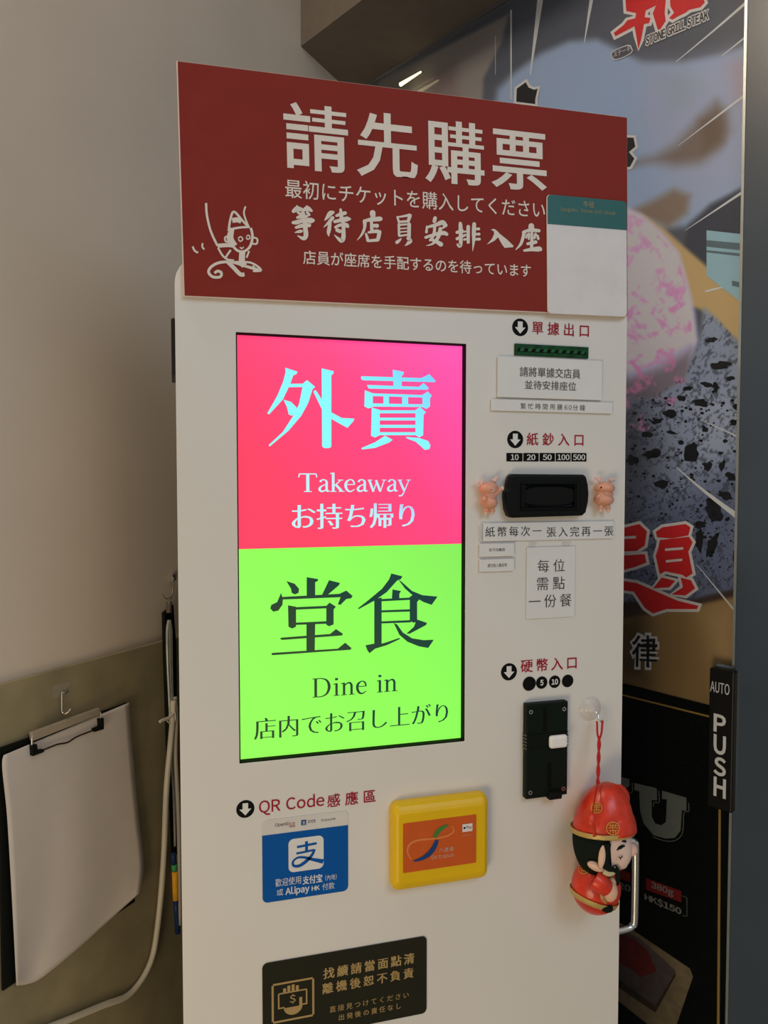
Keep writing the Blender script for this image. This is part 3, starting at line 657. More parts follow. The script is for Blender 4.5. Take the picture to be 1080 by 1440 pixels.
T_ = .022
x0, z0, x1, z1 = rect_from(FRONT, (543, 1123), (683, 1108), (684, 1229), (544, 1244))
rd = thing('card_reader', ((x0 + x1) / 2, 0, z0 + Z0), 'yellow rounded contactless card reader with an orange label', 'card reader')
M_yel = mat('reader_yellow', (.80, .50, .004), .4, .4, var=.02)
bm = bmesh.new()
xa, za, xb, zb_ = x0 + .002, z0 + .002, x1 - .004, z1 - .003
R0 = rr(x0 + .003, z0, x1 - .003, z1 - .002, .009); R1 = rr(xa + .008, za + .010, xb - .006, zb_ - .010, .004)
mb = MB(); n = len(R0)
rings = [[FRONT.at(a, b, .0003) for a, b in R0], [FRONT.at(a, b, .008) for a, b in R0]]
for k_, o_ in ((.10, .0125), (.25, .0148), (.6, .0172), (.9, .0186), (1, .0188)):
    rings.append([FRONT.at(a[0] + (b[0] - a[0]) * k_, a[1] + (b[1] - a[1]) * k_, o_) for a, b in zip(R0, R1)])
vs = [v for r_ in rings for v in r_]
mb.add(vs, [[i * n + j, i * n + (j + 1) % n, (i + 1) * n + (j + 1) % n, (i + 1) * n + j] for i in range(len(rings) - 1) for j in range(n)] + [list(range((len(rings) - 1) * n, len(rings) * n)), list(range(n))[::-1]])
mb.build('case', M_yel, rd, smooth=False, bevel=.0012)
RP = Plane((0, -.0190, Z0), (1, 0, 0), (0, 0, 1), (0, -1, 0))
ox0, oz0, ox1, oz1 = rect_from(RP, (566.5, 1158), (669.5, 1145.5), (669.5, 1214), (567, 1226.5))
mb = MB(); mb.prism(RP, rr(ox0, oz0, ox1, oz1, .0012, 3), -.0001, .0004); lb = mb.build('label_plate', mat('label_orange', (.62, .11, .022), .35), rd)
fn = lambda x, y: RP.px(320 + x / 2.842, 1090 + y / 2.842)
for cname, c, strokes in (('logo_orange', (.75, .22, .06), [([(733,335,6),(718,305,8),(728,275,9),(765,258,9),(830,252,8),(880,240,8),(903,222,7),(895,202,4)], 8)]),
                  ('logo_blue', (.02, .06, .20), [([(742,342,5),(775,332,14),(805,312,19),(825,285,19),(836,258,15)], 14)]),
                  ('logo_green', (.07, .22, .05), [([(826,248,14),(842,222,18),(868,204,12),(882,200,3)], 14)])):
    mb = MB()
    for P, w in strokes: add_stroke(mb, P, w, fn, RP, .0008 + .0002 * ('green' in cname) + .0004 * ('blue' in cname), 6)
    mb.build('swoosh', mat(cname, c, .4), lb)
M_lab = mat('label_pale', (.62, .42, .34), .4)
word(lb, M_lab, '八達通', RP, (617, 1192.5), (637.5, 1189.5), (637.5, 1196), (617, 1199), off=.0007, track=True)
word(lb, M_lab, 'Octopus', RP, (606.5, 1202.5), (638, 1198.5), (638, 1205.5), (606.5, 1209.5), off=.0007)
a = RP.px(650, 1159); b = RP.px(664, 1168); mb = MB(); mb.poly(RP, R4(a[0], b[1], b[0], a[1]), .0008); pb = mb.build('pay_badge', mat('badge_white', (.8, .76, .72), .4), lb)
word(pb, M_blacktxt, 'Pay', RP, (655.5, 1161), (663, 1160.3), (663, 1165.5), (655.5, 1166.2), off=.0011)
c = RP.px(652.8, 1163.8); mb = MB(); mb.poly(RP, circ(*c, .0013, 14), .0011); mb.build('pay_mark', M_blacktxt, pb)
word(lb, M_lab, 'accepted here', RP, (649.5, 1173.5), (664.5, 1171.8), (664.5, 1174), (649.5, 1175.7), off=.0007)

x0, z0, x1, z1 = rect_from(FRONT, (369, 1355), (599.5, 1315), (599.5, 1423.5), (369, 1469))
pl_ = thing('change_plate', ((x0 + x1) / 2, 0, z0 + Z0), 'black plate with gold writing and a hand icon low on the machine', 'plate')
mb = MB(); mb.prism(FRONT, rr(x0, z0, x1, z1, .006), .0002, .0016); mb.build('plate', mat('plate_black', (.022, .021, .013), .5, .1), pl_, bevel=.0004)
M_gold2 = mat('plate_gold', (.42, .29, .12), .4)
def pword(s, tl, tr, br, bl, **k): word(pl_, M_gold2, s, FRONT, tl, tr, br, bl, off=.0020, track=True, **k)
pword('找續請當面點清', (454, 1359), (582, 1339), (582, 1354), (454, 1375), ex=.025, ey=.018)
pword('離機後恕不負責', (453, 1380.5), (581, 1359.5), (581, 1374), (453, 1396), ex=.025, ey=.018)
pword('直接見つけてください', (463, 1412.5), (574, 1394), (574, 1402), (463, 1422))
pword('出発後の責任なし', (476, 1424), (563, 1409.5), (563, 1418), (476, 1432.5), ex=.006, ey=.006)
fx0, fz0, fx1, fz1 = rect_from(FRONT, (382, 1382), (441.5, 1372), (441, 1428), (382, 1438))
fw_, fh_ = fx1 - fx0, fz1 - fz0
mb = MB(); fn = lambda u, v: (fx0 + u * fw_, fz0 + v * fh_)
for P in ([(.02, .05), (.02, .95)], [(.98, .05), (.98, .95)], [(.03, .03), (.97, .03)], [(.03, .97), (.97, .97)]): add_stroke(mb, P, .05, fn, FRONT, .0020)
for P, w in (([(.16, .35), (.16, .72)], .035), ([(.16, .72), (.82, .72)], .035), ([(.82, .36), (.82, .72)], .035), ([(.14, .36), (.3, .36)], .035), ([(.68, .36), (.84, .36)], .035),
             ([(.30, .74), (.30, .84)], .07), ([(.40, .74), (.40, .89)], .07), ([(.50, .74), (.50, .90)], .07), ([(.60, .74), (.60, .86)], .07), ([(.68, .30), (.68, .55)], .07)): add_stroke(mb, P, w, fn, FRONT, .0020)
mb.poly(FRONT, [fn(.5 + .22 * math.cos(math.radians(180 + 180 * i / 16)), .34 + .2 * math.sin(math.radians(180 + 180 * i / 16))) for i in range(17)], .0020)
ic = mb.build('hand_icon', M_gold2, pl_)
a = fn(.42, .42); b = fn(.56, .66); mb = MB(); text(mb, '$', FRONT, a, (b[0] - a[0], 0), (0, b[1] - a[1]), .0020, ex=.01, ey=.01); mb.build('numeral', M_gold2, pl_)

# ------------------------------------------------------------------ pig figurines
M_pig = mat('pig_pink', (.70, .34, .235), .5, .4, var=.06, scale=60)
M_pig2 = mat('pig_pale', (.82, .52, .45), .45)
def pig(center_px, label, pose):
    C_ = atY(*center_px, -.009); k = .00098   # metres per photo pixel at this place
    t_ = thing('pig_figurine', (C_.x, -.0005, C_.z - 22 * k), label, 'figurine', 'pink pig figurines beside the note intake')
    sx_, sz_ = (C_.x - CAM.x) / (C_.y - CAM.y), (C_.z - CAM.z) / (C_.y - CAM.y)
    P = lambda x, z, y=0: (C_.x + (x + sx_ * min(0, y)) * k, C_.y + y * k, C_.z + (z + sz_ * min(0, y)) * k)
    mb = MB()
    for c, r in pose['blobs']: mb.ball(P(*c), [q * k for q in r], nu=20, nv=12)
    o = mb.build('body', M_pig, t_, smooth=True)
    md = o.modifiers.new('remesh', 'REMESH'); md.mode = 'VOXEL'; md.voxel_size = .0007; md.use_smooth_shade = True
    md = o.modifiers.new('smooth', 'SMOOTH'); md.iterations = 4; md.factor = .5
    for tip in pose['ears']:
        mb = MB(); mb.tube([P(*q) for q in tip], lambda t, k=k: (3.6 - 2.9 * t) * k, 10, 4, .55); mb.build('ear', M_pig2, t_, smooth=True)
    sx, sz, sy = pose['snout']
    mb = MB(); mb.ball(P(sx, sz, sy), (3.6 * k, 2.6 * k, 2.8 * k)); sn = mb.build('snout', M_pig2, t_, smooth=True)
    for d in (-1.2, 1.2):
        mb = MB(); mb.ball(P(sx + d, sz, sy - 2.4), (.6 * k, .4 * k, .9 * k), nu=10, nv=6); mb.build('nostril', mat('pig_dark', (.12, .03, .02), .5), sn)
    for ex_, ez, ey_ in pose['eyes']:
        mb = MB(); mb.ball(P(ex_, ez, ey_ - .6), 1.35 * k, nu=12, nv=8); mb.build('eye', M_blacktxt, t_, smooth=True)
    for c in pose['hooves']:
        mb = MB(); mb.ball(P(*c), (2.3 * k, 2.4 * k, 2.6 * k)); mb.build('hoof', M_pig2, t_, smooth=True)
pig((688, 695), 'pink pig figurine reaching to touch the left end of the note intake', dict(
    blobs=[((-1, 7, 0), (12.5, 11, 8)), ((0, -10, 1), (10.5, 13, 8)), ((0, -2, 0), (9.5, 8, 7)), ((8, 2, -3), (5, 4, 4)), ((12, 4, -4), (4, 3, 3)), ((15, 6, -4), (3, 2.4, 2.6)), ((-7, -6, -5), (3.2, 6, 3.5)), ((-4, -20, 0), (3.6, 4, 4)), ((4, -20, 0), (3.6, 4, 4))],
    ears=[[(-9, 13, -1), (-13, 15, -1), (-16, 11, -2)], [(6, 15, -1), (9, 19, -1), (11, 22, -1)]], snout=(4, 5, -8.5), eyes=[(.5, 9.5, -7.8), (7.5, 9, -6)], hooves=[(17, 7, -4), (-4, -22.5, -1), (4, -22.5, -1)]))
pig((850, 694), 'pink pig figurine with folded arms right of the note intake', dict(
    blobs=[((0, 7, 0), (12.5, 14, 8)), ((-1, -8, 0), (12.5, 13.5, 8)), ((0, -1, 0), (11.5, 9, 7.5)), ((-6, -4, -6), (6, 2.6, 3)), ((5, -3, -6), (7, 2.6, 3)), ((-5, -18, -2), (3.6, 4, 4)), ((5, -18, -2), (3.6, 4, 4))],
    ears=[[(-6, 17, -1), (-11, 19, -1), (-15, 20, -2)], [(7, 16, -1), (12, 17, -1), (16, 17.5, -2)]], snout=(2, 2, -8.5), eyes=[(-4.5, 7.5, -7.2), (6, 7, -7)], hooves=[(-5, -21.5, -3), (5.5, -22, -3)]))

# ------------------------------------------------------------------ suction hook and the plush doll hanging from it
c = FRONT.px(829.5, 996.3)
sk = thing('suction_hook', (c[0], 0, c[1] + Z0 - .016), 'clear round suction cup hook beside the coin intake', 'hook')
M_clear = mat('clear_vinyl', (.82, .78, .76), .15, .6, alpha=.38)
mb = MB(); n = 32
prof = [(.0155, .0004), (.0150, .0016), (.010, .0030), (.006, .0055), (.0045, .0085), (.0001, .009)]
vs = [FRONT.at(c[0] + r_ * math.cos(2 * math.pi * i / n), c[1] + r_ * math.sin(2 * math.pi * i / n), o_) for r_, o_ in prof for i in range(n)]
mb.add(vs, [[j * n + i, j * n + (i + 1) % n, (j + 1) * n + (i + 1) % n, (j + 1) * n + i] for j in range(len(prof) - 1) for i in range(n)])
mb.build('suction_cup', M_clear, sk, smooth=True)
hk0 = FRONT.at(c[0] + .002, c[1] - .001, .0085)
mb = MB(); mb.tube([hk0, hk0 + Vector((.001, -.005, -.003)), hk0 + Vector((.001, -.008, -.009)), hk0 + Vector((.001, -.012, -.010)), hk0 + Vector((.001, -.015, -.005))], .0011, 8); mb.build('hook', M_chrome, sk, smooth=True)

DY = -.040
HC = atY(847, 1170, DY); k = (atY(848, 1170, DY) - atY(847, 1170, DY)).length
dl = thing('plush_doll', (HC.x, DY, atY(840, 1268, DY).z), 'red robed plush doll hanging on a red cord at the machine edge', 'doll')
M_satin = mat('red_satin', (.66, .035, .012), .32, .6, var=.25, scale=45, bump=.35, bscale=90)
M_goldcl = mat('gold_braid', (.55, .38, .12), .4, .5, metal=.2, bump=.3, bscale=500)
M_hair = mat('black_felt', (.008, .013, .010), .9, .1, bump=.3, bscale=400)
M_skin = mat('doll_skin', (.80, .58, .50), .8, .2, var=.02)
M_skin2 = mat('doll_hand', (.82, .50, .34), .8, .2, var=.03)
RX, RYd, RZ = 36 * k, 33 * k, 57 * k
hsx, hsz = (HC.x - CAM.x) / (DY - CAM.y), (HC.z - CAM.z) / (DY - CAM.y)
H = lambda x, z, y=0: Vector((HC.x + (x + hsx * y) * k, DY + y * k, HC.z + (z + hsz * y) * k))
def hit(px_, py_, c, r, lift=.0004):
    """where the view ray of a photo point meets the ellipsoid c, r"""
    d = ray(px_, py_); o_ = CAM - c; D_ = Vector((d.x / r[0], d.y / r[1], d.z / r[2])); O_ = Vector((o_.x / r[0], o_.y / r[1], o_.z / r[2]))
    a_, b_, c_ = D_.dot(D_), D_.dot(O_), O_.dot(O_) - 1; q_ = b_ * b_ - a_ * c_
    t_ = (-b_ - math.sqrt(q_)) / a_ if q_ > 0 else -b_ / a_
    return CAM + d * (t_ - lift)
rt = Matrix.Rotation(math.radians(9), 3, 'Y').inverted()
tl_ = Matrix.Rotation(math.radians(10), 3, 'Y')
up = Vector((0, 0, 1))
band = H(0, 4)           # level of the hat's lower rim
nrm = Vector((.03, .14, 1)).normalized()
# head: one sphere; hair covers its back, the face its front
fdir = Vector((.80, -.60, 0))
mb = MB(); mb.ball(H(0, 0), (RX * .97, RYd * .97, RZ * .93), tl_, 40, 28, cuts=[(band + nrm * .004, nrm)]); head = mb.build('head', M_skin, dl, smooth=True)
mb = MB(); mb.ball(H(0, 0), (RX, RYd, RZ * .96), tl_, 48, 36, cuts=[(band + nrm * .002, nrm), (H(11, 0, 0), Vector((1, -hsx, .08)).normalized())]); mb.build('hair', M_hair, dl, smooth=True)
# ear / cheek of pale felt in front of the hair, sideburn and beard
mb = MB(); mb.ball(H(0, -30, -32), (4.2 * k, 4 * k, 14 * k), Matrix.Rotation(math.radians(8), 3, 'Y'), 20, 14); mb.ball(H(-8, -41, -24), (12 * k, 7 * k, 5 * k), Matrix.Rotation(math.radians(25), 3, 'Y'), 20, 14); mb.build('ear', mat('doll_ear', (.78, .52, .40), .8), dl, smooth=True)
mb = MB(); mb.tube([H(7, -15, -33), H(6, -24, -33), H(5, -36, -32), H(10, -46, -31), H(19, -50, -30)], lambda t: (4.6 - 1.0 * t) * k, 12, 5, .7); mb.tube([H(16, -47, -30), H(21, -53, -29), H(22, -62, -27), H(22, -68, -26)], lambda t: (5.5 - 4 * t) * k, 12, 5, .7); mb.build('beard', M_hair, dl, smooth=True)
# face features
mb = MB(); mb.ball(H(16, -20, -8), (21 * k, 24 * k, 28 * k), None, 36, 26, cuts=[(band - nrm * (1.5 * k), nrm)]); mb.build('face', M_skin, head, smooth=True)
mb = MB(); mb.ball(H(41, -27, -20), (7 * k, 6.5 * k, 8 * k), nu=20, nv=14); mb.build('nose', mat('doll_nose', (.78, .50, .42), .8), head, smooth=True)
mb = MB(); mb.ball(H(27, -42, -10), (8 * k, 7 * k, 7.5 * k), nu=20, nv=14); mb.build('chin', M_skin, head, smooth=True)
FC_, FR_ = H(16, -20, -8), (21 * k, 24 * k, 28 * k)
on_head = lambda x, y: hit(x, y, FC_, FR_, .0028)
mb = MB(); mb.tube([on_head(867.6, 1188.5), on_head(873.5, 1182.5), on_head(880.5, 1183.5)], lambda t: (1.0 + .7 * math.sin(3.14 * t)) * k, 8, 5); mb.build('eyebrow', M_hair, head, smooth=True)
mb = MB(); mb.tube([on_head(866.7, 1195.6), on_head(872.5, 1191), on_head(879, 1189.5)], lambda t: (.6 + 1.1 * math.sin(3.14 * t)) * k, 8, 5); mb.tube([on_head(869, 1194.3), on_head(875, 1192.2)], .8 * k, 8, 3); mb.build('eye', M_hair, head, smooth=True)
mb = MB(); mb.tube([on_head(870, 1205), on_head(873, 1206.5), on_head(875.5, 1204)], .6 * k, 8, 4); mb.tube([on_head(873, 1206.5), on_head(872.3, 1209)], .5 * k, 8, 4); mb.build('mouth', M_hair, head, smooth=True)
# hat: crown, turned-up front panel, rear fold, golden rim, ribbon
mb = MB(); mb.ball(H(0, 0), (RX * 1.03, RYd * 1.04, RZ * 1.08), tl_, 48, 32, cuts=[(band, -nrm)]); hat = mb.build('hat', M_satin, dl, smooth=True)
mb = MB(); mb.ball(H(4, 0), (RX * 1.0, RYd * 1.12, RZ * .80), tl_, 48, 32, cuts=[(band, -nrm), (H(-12, 10, 0), Vector((-.75, 0, .66)).normalized()), (H(30, 44, 0), Vector((.55, 0, .8)).normalized())]); mb.build('hat_brim', M_satin, hat, smooth=True, solid=.001)
mb = MB(); mb.ball(H(23, 42, 4), (13 * k, 11 * k, 16 * k), Matrix.Rotation(math.radians(-25), 3, 'Y'), 24, 16); mb.build('hat_wing', M_satin, hat, smooth=True)
mb = MB(); mb.ball(H(0, 0), (RX * 1.075, RYd * 1.10, RZ * 1.0), tl_, 64, 96, cuts=[(band - nrm * (2.2 * k), -nrm), (band + nrm * (3.2 * k), nrm)]); mb.build('hat_trim', M_goldcl, hat, smooth=True, solid=.0008)
mb = MB(); mb.tube([H(-12, 22, -34), H(-14, 14, -37), H(-11, 4, -37), H(-10, -3, -36)], lambda t: (3.4 + 1.2 * math.sin(6 * t)) * k, 10, 5, .6); mb.build('ribbon', M_satin, hat, smooth=True)
mb = MB(); mb.tube([H(-7, 63, -3), H(-11, 40, -27), H(-14, 18, -36)], .9 * k, 8, 6); mb.build('seam', mat('seam_red', (.4, .02, .01), .5), hat, smooth=True)
M_goldth = mat('gold_thread', (.62, .34, .06), .45)
def medallion(c, r, R_, parent):
    mb = MB(); cen, rad = R_
    def S_(u, v): return hit(c[0] + u * r, c[1] - v * r, cen, rad)
    mb.tube([S_(math.cos(a_ * math.pi / 8), math.sin(a_ * math.pi / 8)) for a_ in range(17)], .55 * k, 6, 2)
    for L in ([(-.6, .45), (.6, .45)], [(-.7, .1), (.7, .1)], [(-.6, -.3), (.6, -.3)], [(0, .8), (0, -.8)], [(-.4, -.7), (-.35, -.3)], [(.4, -.7), (.35, -.3)], [(-.45, .7), (-.3, .2)], [(.45, .7), (.3, .2)]):
        mb.tube([S_(*L[0]), S_(*L[1])], .5 * k, 6, 3)
    mb.build('medallion', M_goldth, parent)
medallion((862, 1165), 9, (H(4, 0), (RX * 1.02, RYd * 1.16, RZ * .82)), hat)
medallion((839, 1136), 7.5, (H(0, 0), (RX * 1.05, RYd * 1.08, RZ * 1.10)), hat)
# robe with arms, hands, feet
BC = (-8, -68, 2)
mb = MB(); mb.ball(H(*BC), (30.5 * k, 27 * k, 33 * k), Matrix.Rotation(math.radians(-14), 3, 'Y'), 40, 26); robe = mb.build('robe', M_satin, dl, smooth=True)
rb = Matrix.Rotation(math.radians(18), 3, 'Y'); rn = rb @ Vector((0, 0, 1))
mb = MB(); mb.ball(H(*BC), (31.5 * k, 28 * k, 34 * k), Matrix.Rotation(math.radians(-14), 3, 'Y'), 64, 64, cuts=[(H(-8, -78, 0), rn), (H(-8, -85, 0), -rn)]); mb.build('robe_trim', M_goldcl, robe, smooth=True, solid=.0008)
mb = MB(); mb.tube([H(-10, -56, -24), H(-2, -62, -28), H(5, -68, -28)], lambda t: (12 - 1.5 * t) * k, 16, 5); mb.build('sleeve', M_satin, robe, smooth=True)
mb = MB(); mb.tube([H(2, -48, -30), H(9, -52, -32), H(16, -51, -31), H(19, -46, -29)], 3.2 * k, 10, 5, .6); mb.build('collar', mat('collar_cream', (.62, .52, .30), .6), robe, smooth=True)
medallion((821, 1222), 7, (H(-8, -68, 2), (31.5 * k, 29 * k, 35 * k)), robe)
mb = MB(); mb.ball(H(10, -73, -26), (10.5 * k, 9 * k, 13.5 * k), Matrix.Rotation(math.radians(-10), 3, 'Y'), 24, 16); mb.ball(H(14, -64, -24), (5 * k, 5 * k, 7 * k), None, 16, 12); mb.build('hand', M_skin2, dl, smooth=True)
mb = MB(); mb.tube([H(0, -71, -31), H(0, -80, -33), H(6, -87, -32)], 1.2 * k, 8, 5); mb.build('cuff', M_goldcl, dl, smooth=True)
mb = MB(); mb.ball(H(6, -93, -20), (8 * k, 10 * k, 5 * k)); mb.build('shoe', M_hair, dl, smooth=True)
# twisted cord from the hook to the hat
top = hk0 + Vector((.001, -.010, -.0095)); bot = H(-7, 61, -3)
for s in (0, 1):
    L = []
    for i in range(33):
        t_ = i / 32; a_ = t_ * 15 + s * math.pi; w_ = .0042 * max(0, 1 - t_ * 3.2) ** .7 * (1 if s else -1)
        p = top.lerp(bot, t_); tw = .0011 * min(1, t_ * 3)
        L.append(p + Vector((w_ + tw * math.cos(a_), tw * math.sin(a_), 0)))
    mb = MB(); mb.tube(L, .0013, 8, 2); mb.build('cord', mat('red_cord', (.50, .02, .02), .6), dl, smooth=True)

# ------------------------------------------------------------------ clipboard on the tiled wall
WP = lambda x, y, off: WALL.at(*WALL.px(x, y, off), off)
cb = thing('clipboard', tuple(WALL.at(*WALL.px(90, 1390, .012), .010)), 'black clipboard with a metal wire clip hanging on the tiled wall', 'clipboard')
mb = MB(); mb.prism(WALL, WALL.pts([(-3, 1053), (179, 988), (190, 1268), (4, 1394)], .014), .0105, .0145); mb.build('board', M_black2, cb, bevel=.001)
clip = None
mb = MB(); mb.prism(WALL, WALL.pts([(43, 1030), (140, 995), (141, 1005), (45, 1043)], .024), .0185, .0255); clip = mb.build('clip_bar', mat('clip_metal', (.42, .37, .29), .4, metal=.4), cb, bevel=.002)
mb = MB(); mb.tube([WP(60, 1055, .024), WP(80, 1047, .024), WP(95, 1044, .024), WP(108, 1036, .024), WP(131, 1027, .024)], .0014, 8); mb.build('clip_wire', mat('dark_wire', (.05, .035, .025), .4, metal=.5), clip, smooth=True)
for q in (((43, 1047), (50, 1046), (51, 1055), (60, 1053), (60, 1057), (44, 1063)), ((138, 1011), (144, 1009), (144, 1025), (131, 1029), (130, 1025), (139, 1021))):
    mb = MB(); mb.prism(WALL, WALL.pts(q, .022), .0185, .026); mb.build('clip_corner', M_black2, clip, bevel=.0008)
for q in (((45, 1048), (45, 1036), (47, 1034)), ((141, 1010), (142, 1004), (140, 1001))):
    mb = MB(); mb.tube([WP(*p, .024) for p in q], .0016, 8); mb.build('clip_loop', M_steel, clip, smooth=True)
# paper held by the clip
gx, gy = 24, 36
Lft = catmull([(5, 1062), (3, 1080), (10, 1150), (17, 1270), (23, 1386)], 12); Rgt = catmull([(181, 988), (187, 1065), (195, 1150), (202, 1215), (196, 1256)], 12)
bot_curve = [(23, 1386), (38, 1384), (60, 1374), (110, 1333), (150, 1297), (196, 1256)]
def lerp2(P, t_):
    q = t_ * (len(P) - 1); i = min(int(q), len(P) - 2); f_ = q - i
    return (P[i][0] + (P[i + 1][0] - P[i][0]) * f_, P[i][1] + (P[i + 1][1] - P[i][1]) * f_)
vs = []
for j in range(gy + 1):
    v = j / gy; l, r_ = lerp2(Lft, v), lerp2(Rgt, v)
    for i in range(gx + 1):
        u = i / gx; x, y = l[0] + (r_[0] - l[0]) * u, l[1] + (r_[1] - l[1]) * u
        if v > .6:
            b = lerp2(catmull(bot_curve, 6), u); w_ = ((v - .6) / .4) ** 2; x2, y2 = l[0] + (r_[0] - l[0]) * u, l[1] + (r_[1] - l[1]) * u
            x += (b[0] - (23 + 173 * u)) * w_; y += (b[1] - (1386 - 130 * u)) * w_
        off = .0182 + .0022 * math.sin(u * 13 + 1.5 * v) * v + .012 * max(0, (u - .8) * 5) ** 2 * v * v * .6 + .003 * max(0, (.12 - u) * 8) * v
        vs.append(WP(x, y, off))
mb = MB(); mb.add(vs, [[j * (gx + 1) + i, (j + 1) * (gx + 1) + i, (j + 1) * (gx + 1) + i + 1, j * (gx + 1) + i + 1] for j in range(gy) for i in range(gx)])
o = mb.build('paper_sheet', mat('sheet_paper', (.62, .57, .54), .7, .2, var=.02), None, smooth=True, solid=.0006)
setp(o, 'stack of blank white paper held on the black clipboard', 'paper')
# adhesive hook above the clipboard
ah = thing('adhesive_hook', tuple(WALL.at(*WALL.px(88, 1005, .012), .010)), 'clear adhesive wall hook with a bent wire above the clipboard', 'hook')
M_film = mat('clear_film', (.5, .46, .38), .25, .6, alpha=.25)
mb = MB(); mb.prism(WALL, rr(*WALL.px(74, 983, .01), *WALL.px(99, 957, .01), .006), .0093, .0099); mb.build('adhesive_pad', M_film, ah)
mb = MB(); mb.tube([WP(86, 974, .0112), WP(90, 974, .012), WP(95, 972, .0112)], .0022, 8); mb.build('wire_mount', M_steel, ah, smooth=True)
mb = MB(); mb.tube([WP(87, 975, .013), WP(87, 990, .014), WP(87, 1000, .015), WP(90, 1004, .020), WP(96, 1001, .026), WP(99, 997, .027)], .0016, 8); mb.build('wire', M_steel, ah, smooth=True)

# ------------------------------------------------------------------ cables and bits hanging between wall and machine
M_cable = mat('cable_white', (.56, .52, .44), .45, .4, var=.04)
mb = MB(); mb.tube([WP(244, 985, .030), WP(243, 1010, .032), WP(239, 1055, .032), WP(234, 1113, .028), WP(230, 1210, .020), WP(222, 1300, .018), WP(211, 1355, .016), WP(183, 1397, .015), WP(144, 1414, .015), WP(78, 1441, .016), WP(20, 1462, .016)], .0052, 12, 6)
setp(mb.build('cable', M_cable, None, smooth=True), 'white cable curving down the tiled wall and off to the lower left', 'cable')
mb = MB(); mb.tube([WP(246, 980, .03), WP(248, 1010, .034), WP(247, 1060, .036), WP(250, 1120, .036), WP(252, 1185, .036), WP(253, 1300, .034)], .0038, 12, 6)
setp(mb.build('cable', mat('cable_grey', (.36, .33, .28), .5), None, smooth=True), 'thin grey cable running straight down close beside the machine edge', 'cable')
mb = MB(); mb.tube([WP(224, 1016, .034), WP(228, 1013, .035), WP(238, 1009, .036), WP(246, 1001, .036)], .0028, 10, 5, .5)
mb.tube([WP(246, 1001, .037), WP(247, 1012, .037), WP(241, 1018, .033), WP(235, 1014, .033)], .0011, 8, 5)
setp(mb.build('cable_tie', mat('tie_white', (.62, .58, .48), .4), None, smooth=True), 'white cable tie with a loose end around the hanging cables', 'cable tie')
mb = MB(); mb.prism(WALL, WALL.pts([(230, 862), (243, 850), (247, 905), (249, 1060), (249, 1200), (244, 1205), (236, 1060), (231, 905)], .015), .010, .017)
setp(mb.build('strap', M_black2, None, bevel=.001), 'black strap hanging flat on the wall behind the cables', 'strap')
mb = MB()
for dx, w_ in ((-2.2, .0028), (.6, .0032), (3.2, .0026)):
    mb.tube([WP(238 + dx * .2, 872, .026), WP(237.5 + dx, 888, .028), WP(238 + dx, 930, .028), WP(240 + dx * .8, 985, .026), WP(242 + dx * .6, 1050, .024), WP(245 + dx * .4, 1120, .022), WP(246, 1190, .022)], lambda t, w_=w_: w_ * (1 - .35 * t), 8, 5, .6)
setp(mb.build('plastic_sleeve', mat('sleeve_silver', (.34, .35, .33), .2, .7, var=.2, coat=.5), None, smooth=True), 'shiny silver-grey folded plastic sleeve hanging from the wall hook', 'sleeve')
wh = thing('wall_hook', tuple(WALL.at(*WALL.px(240, 850, .02), .004)), 'small metal hook with a thin wire high beside the machine edge', 'hook')
mb = MB(); mb.prism(WALL, WALL.pts([(241, 808), (247, 806), (247, 816), (241, 818)], .004), .0005, .006); mb.build('mount', M_steel, wh, bevel=.001)
mb = MB(); mb.tube([WP(244, 812, .007), WP(243, 830, .012), WP(240, 842, .018), WP(236, 848, .018)], .0014, 8); mb.tube([WP(227, 834, .014), WP(234, 842, .017), WP(243, 838, .018)], .0011, 8); mb.build('wire', mat('wire_dull', (.30, .26, .20), .4, metal=.7), wh, smooth=True)
mb = MB(); mb.tube([WP(238, 846, .019), WP(237.5, 862, .022)], .0050, 12, 4); mb.build('ferrule', mat('ferrule', (.14, .12, .09), .5, metal=.4), wh, smooth=True)
pn = thing('marker_pen', tuple(WP(250, 1318, .03)), 'navy and yellow marker pen hanging low beside the machine', 'pen')
def seg(name, a, b, r, m): mb = MB(); mb.tube([WP(*a, .030), WP(*b, .030)], r, 14, 3); mb.build(name, m, pn, smooth=True)
seg('cap', (243.5, 1200), (245, 1216), .0048, mat('pen_navy', (.012, .03, .10), .35)); seg('ring', (245, 1215), (245.7, 1224), .0052, mat('pen_green', (.05, .30, .10), .4))
seg('barrel_label', (246, 1225), (247.3, 1265), .0056, mat('pen_yellow', (.70, .34, .02), .4)); seg('barrel', (247.3, 1265), (250, 1312), .0050, bpy.data.materials['pen_navy'])

# ------------------------------------------------------------------ food poster behind the glass (a printed picture)
def sdf(px, py, poly):
    d = np.full(px.shape, 1e9); ins = np.zeros(px.shape, bool); n = len(poly)
    for i in range(n):
        x1, y1 = poly[i]; x2, y2 = poly[(i + 1) % n]
        dx, dy = x2 - x1, y2 - y1; t_ = np.clip(((px - x1) * dx + (py - y1) * dy) / (dx * dx + dy * dy + 1e-9), 0, 1)
        d = np.minimum(d, np.hypot(px - x1 - t_ * dx, py - y1 - t_ * dy))
        c_ = ((y1 > py) != (y2 > py)) & (px < (x2 - x1) * (py - y1) / ((y2 - y1) if y2 != y1 else 1e-9) + x1); ins ^= c_
    return np.where(ins, -d, d)
a0 = -.955; a1 = .026
zsplit = POST.px(937, 980)[1]
gA = np.concatenate([np.linspace(a0, -.26, 130, endpoint=False), np.linspace(-.26, a1, 190)]); nx, nz = len(gA), 560
A, B = np.meshgrid(gA, np.linspace(zsplit - .06, HEAD, nz))
X = POST.o.x + A * POST.ux.x - CAM.x; Y = POST.o.y + A * POST.ux.y - CAM.y; Zz = POST.o.z + B - CAM.z
